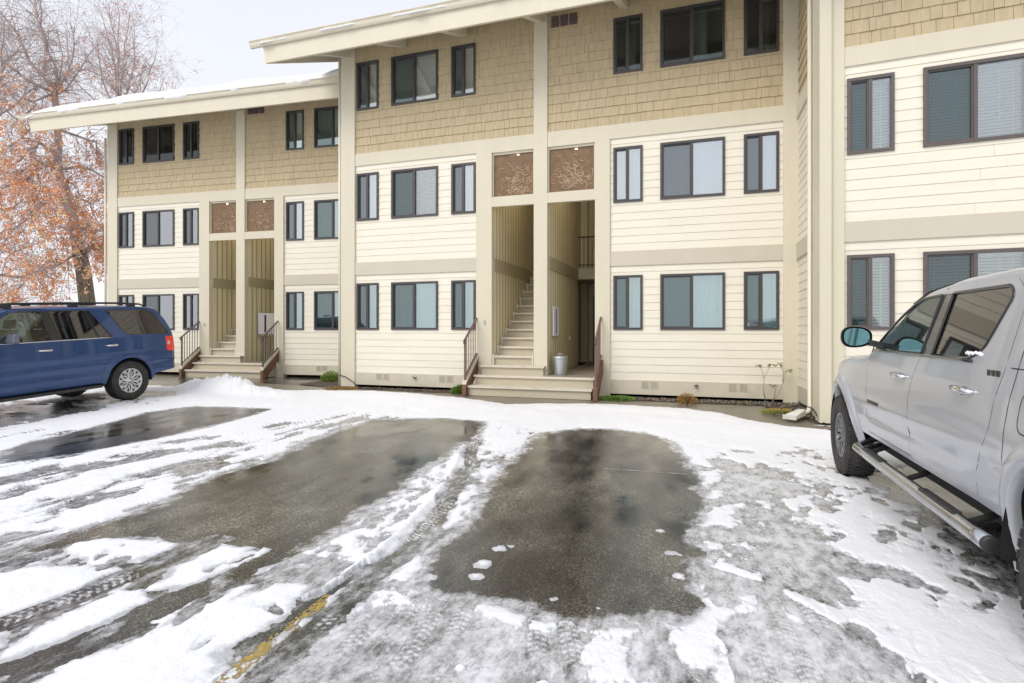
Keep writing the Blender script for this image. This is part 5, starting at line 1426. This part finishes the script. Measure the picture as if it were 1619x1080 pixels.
M['bark'] = pbr('bark', (.16,.13,.09), .9, var=.5, scale=5, bump=1., bscale=14, stretch=(3,3,.7), dirt=(.34,.31,.22), dirt_scale=5, dirt_amt=.9)
M['bark_twig'] = pbr('bark_twig', (.45,.37,.345), .85, var=.3, scale=3)
lo = [pbr('leaf_orange',(.86,.35,.11),.6), pbr('leaf_rust',(.70,.27,.11),.6), pbr('leaf_pinkish',(.80,.58,.52),.6), pbr('leaf_amber',(.86,.54,.26),.6)]
lr = [pbr('leaf_red',(.55,.25,.22),.6), pbr('leaf_mauve',(.58,.42,.42),.6), lo[2]]
def pxw(u, v, d):          # survey helper: bearing and height of a limb sighted from the lot, at distance d
    xc = (u-809.5)/F; c, s = math.cos(YAW), math.sin(YAW)
    return (c*xc*d - s*d, s*xc*d + c*d, CAM_H+(521.5-v)/F*d)
D = 24.0
def PT(l, d=D): return [pxw(u, v, d+dd) for (u, v, dd) in l]
limbs = [
 (PT([(142,535,0),(138,480,0),(132,430,0),(126,398,0)]), .34, .26),
 (PT([(126,400,0),(118,355,0),(104,315,0),(95,280,0),(91,240,0),(88,190,0),(86,140,0)]), .22, .11),
 (PT([(132,405,0),(142,390,.5),(170,391,1.5),(200,392,3)]), .13, .07),
 (PT([(128,400,0),(134,370,-.5),(120,345,-1),(104,312,-1.5),(96,300,-1.5)]), .10, .06),
 (PT([(95,268,0),(120,263,0),(145,270,.5),(175,283,1)]), .07,.03),
 (PT([(93,265,0),(70,262,0),(45,280,-.5),(0,298,-1),(-60,310,-1)]), .08,.03),
 (PT([(88,245,0),(65,226,-.5),(45,236,-1),(20,262,-1.5)]), .08,.03),
 (PT([(86,205,0),(120,215,1),(150,225,1.5),(155,245,2)]), .06,.025),
 (PT([(120,400,0),(90,420,-1),(55,430,-2),(20,470,-2)]), .06,.02),
 (PT([(97,300,0),(60,330,-1),(25,360,-1.5),(-20,420,-2)]), .06,.02),
 (PT([(100,305,0),(140,320,1),(160,360,1.5)]), .05,.02),
 (PT([(86,150,0),(70,120,0),(72,70,0),(60,30,0),(54,-30,0)]), .07,.02),
 (PT([(86,140,0),(50,100,0),(25,50,0),(0,20,0),(-30,-20,0)]), .08,.03),
 (PT([(86,140,0),(90,110,.5),(75,85,.5),(66,40,1),(62,-20,1)]), .06,.02),
 (PT([(86,145,0),(45,130,-1),(10,100,-1.5),(-40,60,-2)]), .06,.03),
 (PT([(84,150,0),(50,160,-1),(20,150,-1),(-20,130,-1)]), .05,.02),
 (PT([(88,145,0),(110,110,0),(118,70,.5),(112,40,.5)]), .05,.015),
 (PT([(88,150,0),(110,135,0),(135,95,.5),(150,75,1)]), .045,.015),
 (PT([(60,165,0),(30,190,-1),(0,170,-1.5)]), .04,.02),
 (PT([(90,150,0),(100,90,1),(90,45,1)]), .04,.015),
]
grow('birch_tree', pxw(142,535,D)[:2]+(-.3,), limbs, 11, 'big old tree with mossy leaning trunk and drooping orange leaves behind the blue car', 560, .9, lo, 27000, 10.5, 1.7, .1, .075)
D = 31.0
limbs = [(PT([(196,540,0),(193,400,0),(190,250,0),(188,160,0)]), .22, .12)]
for (u0, v0, u1, v1, u2, v2) in ((188,170,185,90,172,10),(189,160,196,70,205,20),(189,180,212,110,212,40),(188,190,160,120,152,60),(190,200,230,140,248,80),(190,210,240,170,262,120),(188,150,188,80,186,-10),(188,200,150,160,120,130),(190,210,215,150,232,90),(189,160,178,90,160,20),(190,220,250,190,275,150)):
    limbs.append((PT([(u0,v0,0),(u1,v1,rnd.uniform(-1,1)),(u2,v2,rnd.uniform(-1.5,1.5))]), .05, .012))
grow('slender_tree', pxw(196,540,D)[:2]+(-.3,), limbs, 23, 'slender bare tree with fine upright twigs rising behind the lower snowy roof', 200, .25, lr, 1800, 14, 1.7, .7, .07)
D = 36.0
limbs = [(PT([(-30,545,0),(-28,380,0),(-20,250,0),(-25,150,0)]), .26, .14)]
for (u0, v0, u1, v1, u2, v2) in ((-25,170,10,100,40,60),(-22,200,30,160,70,130),(-22,250,20,230,60,190),(-20,280,30,270,70,250),(-22,200,0,120,10,20),(-26,330,20,330,60,300),(-26,380,20,400,70,380),(-26,430,30,440,60,420),(-26,150,-20,60,-10,-40),(-26,450,20,480,50,470)):
    limbs.append((PT([(u0,v0,0),(u1,v1,rnd.uniform(-1,1)),(u2,v2,rnd.uniform(-1.5,1.5))]), .06, .015))
grow('bare_tree', pxw(-30,545,D)[:2]+(-.3,), limbs, 31, 'bare twiggy tree farthest left behind the big orange-leaved tree', 320, .5, lr, 2600, 12, 2.0, .4, .07)

# ------------------------------------------------------------------ world, sun, camera
w = bpy.data.worlds.new('World'); bpy.context.scene.world = w; w.use_nodes = True
nt = w.node_tree; N = nt.nodes.new; L = nt.links.new
for n_ in list(nt.nodes): nt.nodes.remove(n_)
out = N('ShaderNodeOutputWorld'); bg = N('ShaderNodeBackground'); L(bg.outputs[0], out.inputs[0])
sky = N('ShaderNodeTexSky'); sky.sky_type = 'NISHITA'; sky.sun_disc = False; sky.air_density = 1.5; sky.dust_density = 6
SUN_EL, SUN_ROT = R_(42), R_(205)
sky.sun_elevation = SUN_EL; sky.sun_rotation = SUN_ROT
tc = N('ShaderNodeTexCoord'); sp = N('ShaderNodeSeparateXYZ'); L(tc.outputs['Generated'], sp.inputs[0])
mr = N('ShaderNodeMapRange'); mr.inputs['From Min'].default_value = 0; mr.inputs['From Max'].default_value = .75; L(sp.outputs['Z'], mr.inputs['Value'])
cl = N('ShaderNodeTexNoise'); cl.inputs['Scale'].default_value = 1.4; cl.inputs['Detail'].default_value = 5; L(tc.outputs['Generated'], cl.inputs['Vector'])
ad = N('ShaderNodeMath'); ad.operation = 'MULTIPLY_ADD'; ad.inputs[1].default_value = .5; L(cl.outputs[0], ad.inputs[0]); 
sb = N('ShaderNodeMath'); sb.operation = 'SUBTRACT'; sb.inputs[1].default_value = .25; L(mr.outputs[0], sb.inputs[0]); L(sb.outputs[0], ad.inputs[2])
ov = N('ShaderNodeMix'); ov.data_type = 'RGBA'; ov.inputs['A'].default_value = (9.6,9.7,10.0,1); ov.inputs['B'].default_value = (7.0,7.3,8.3,1); L(ad.outputs[0], ov.inputs['Factor'])
mx = N('ShaderNodeMix'); mx.data_type = 'RGBA'; mx.inputs['Factor'].default_value = .88; L(sky.outputs[0], mx.inputs['A']); L(ov.outputs['Result'], mx.inputs['B'])
L(mx.outputs['Result'], bg.inputs[0]); bg.inputs[1].default_value = .10
sd = bpy.data.lights.new('Sun', 'SUN'); sd.energy = 1.5; sd.angle = R_(35); sd.color = (1,.96,.90)
so2 = bpy.data.objects.new('Sun', sd); C.objects.link(so2)
dv = Vector((math.sin(SUN_ROT)*math.cos(SUN_EL), math.cos(SUN_ROT)*math.cos(SUN_EL), math.sin(SUN_EL)))
so2.rotation_euler = (-dv).to_track_quat('-Z', 'Y').to_euler(); so2.location = (0,-5,20)

cam = bpy.data.cameras.new('Camera'); co = bpy.data.objects.new('Camera', cam); C.objects.link(co)
cam.sensor_width = 36; cam.lens = 36*F/1619; cam.shift_y = -(540-521.5)/1619 if False else -(540-521.5)/1619
cam.shift_x = 0; cam.clip_start = .05; cam.clip_end = 2000
co.location = (0,0,CAM_H); co.rotation_euler = (R_(90), 0, YAW)
sc = bpy.context.scene; sc.camera = co
sc.view_settings.view_transform = 'Standard'; sc.view_settings.look = 'None'; sc.view_settings.exposure = .29; sc.view_settings.gamma = 1
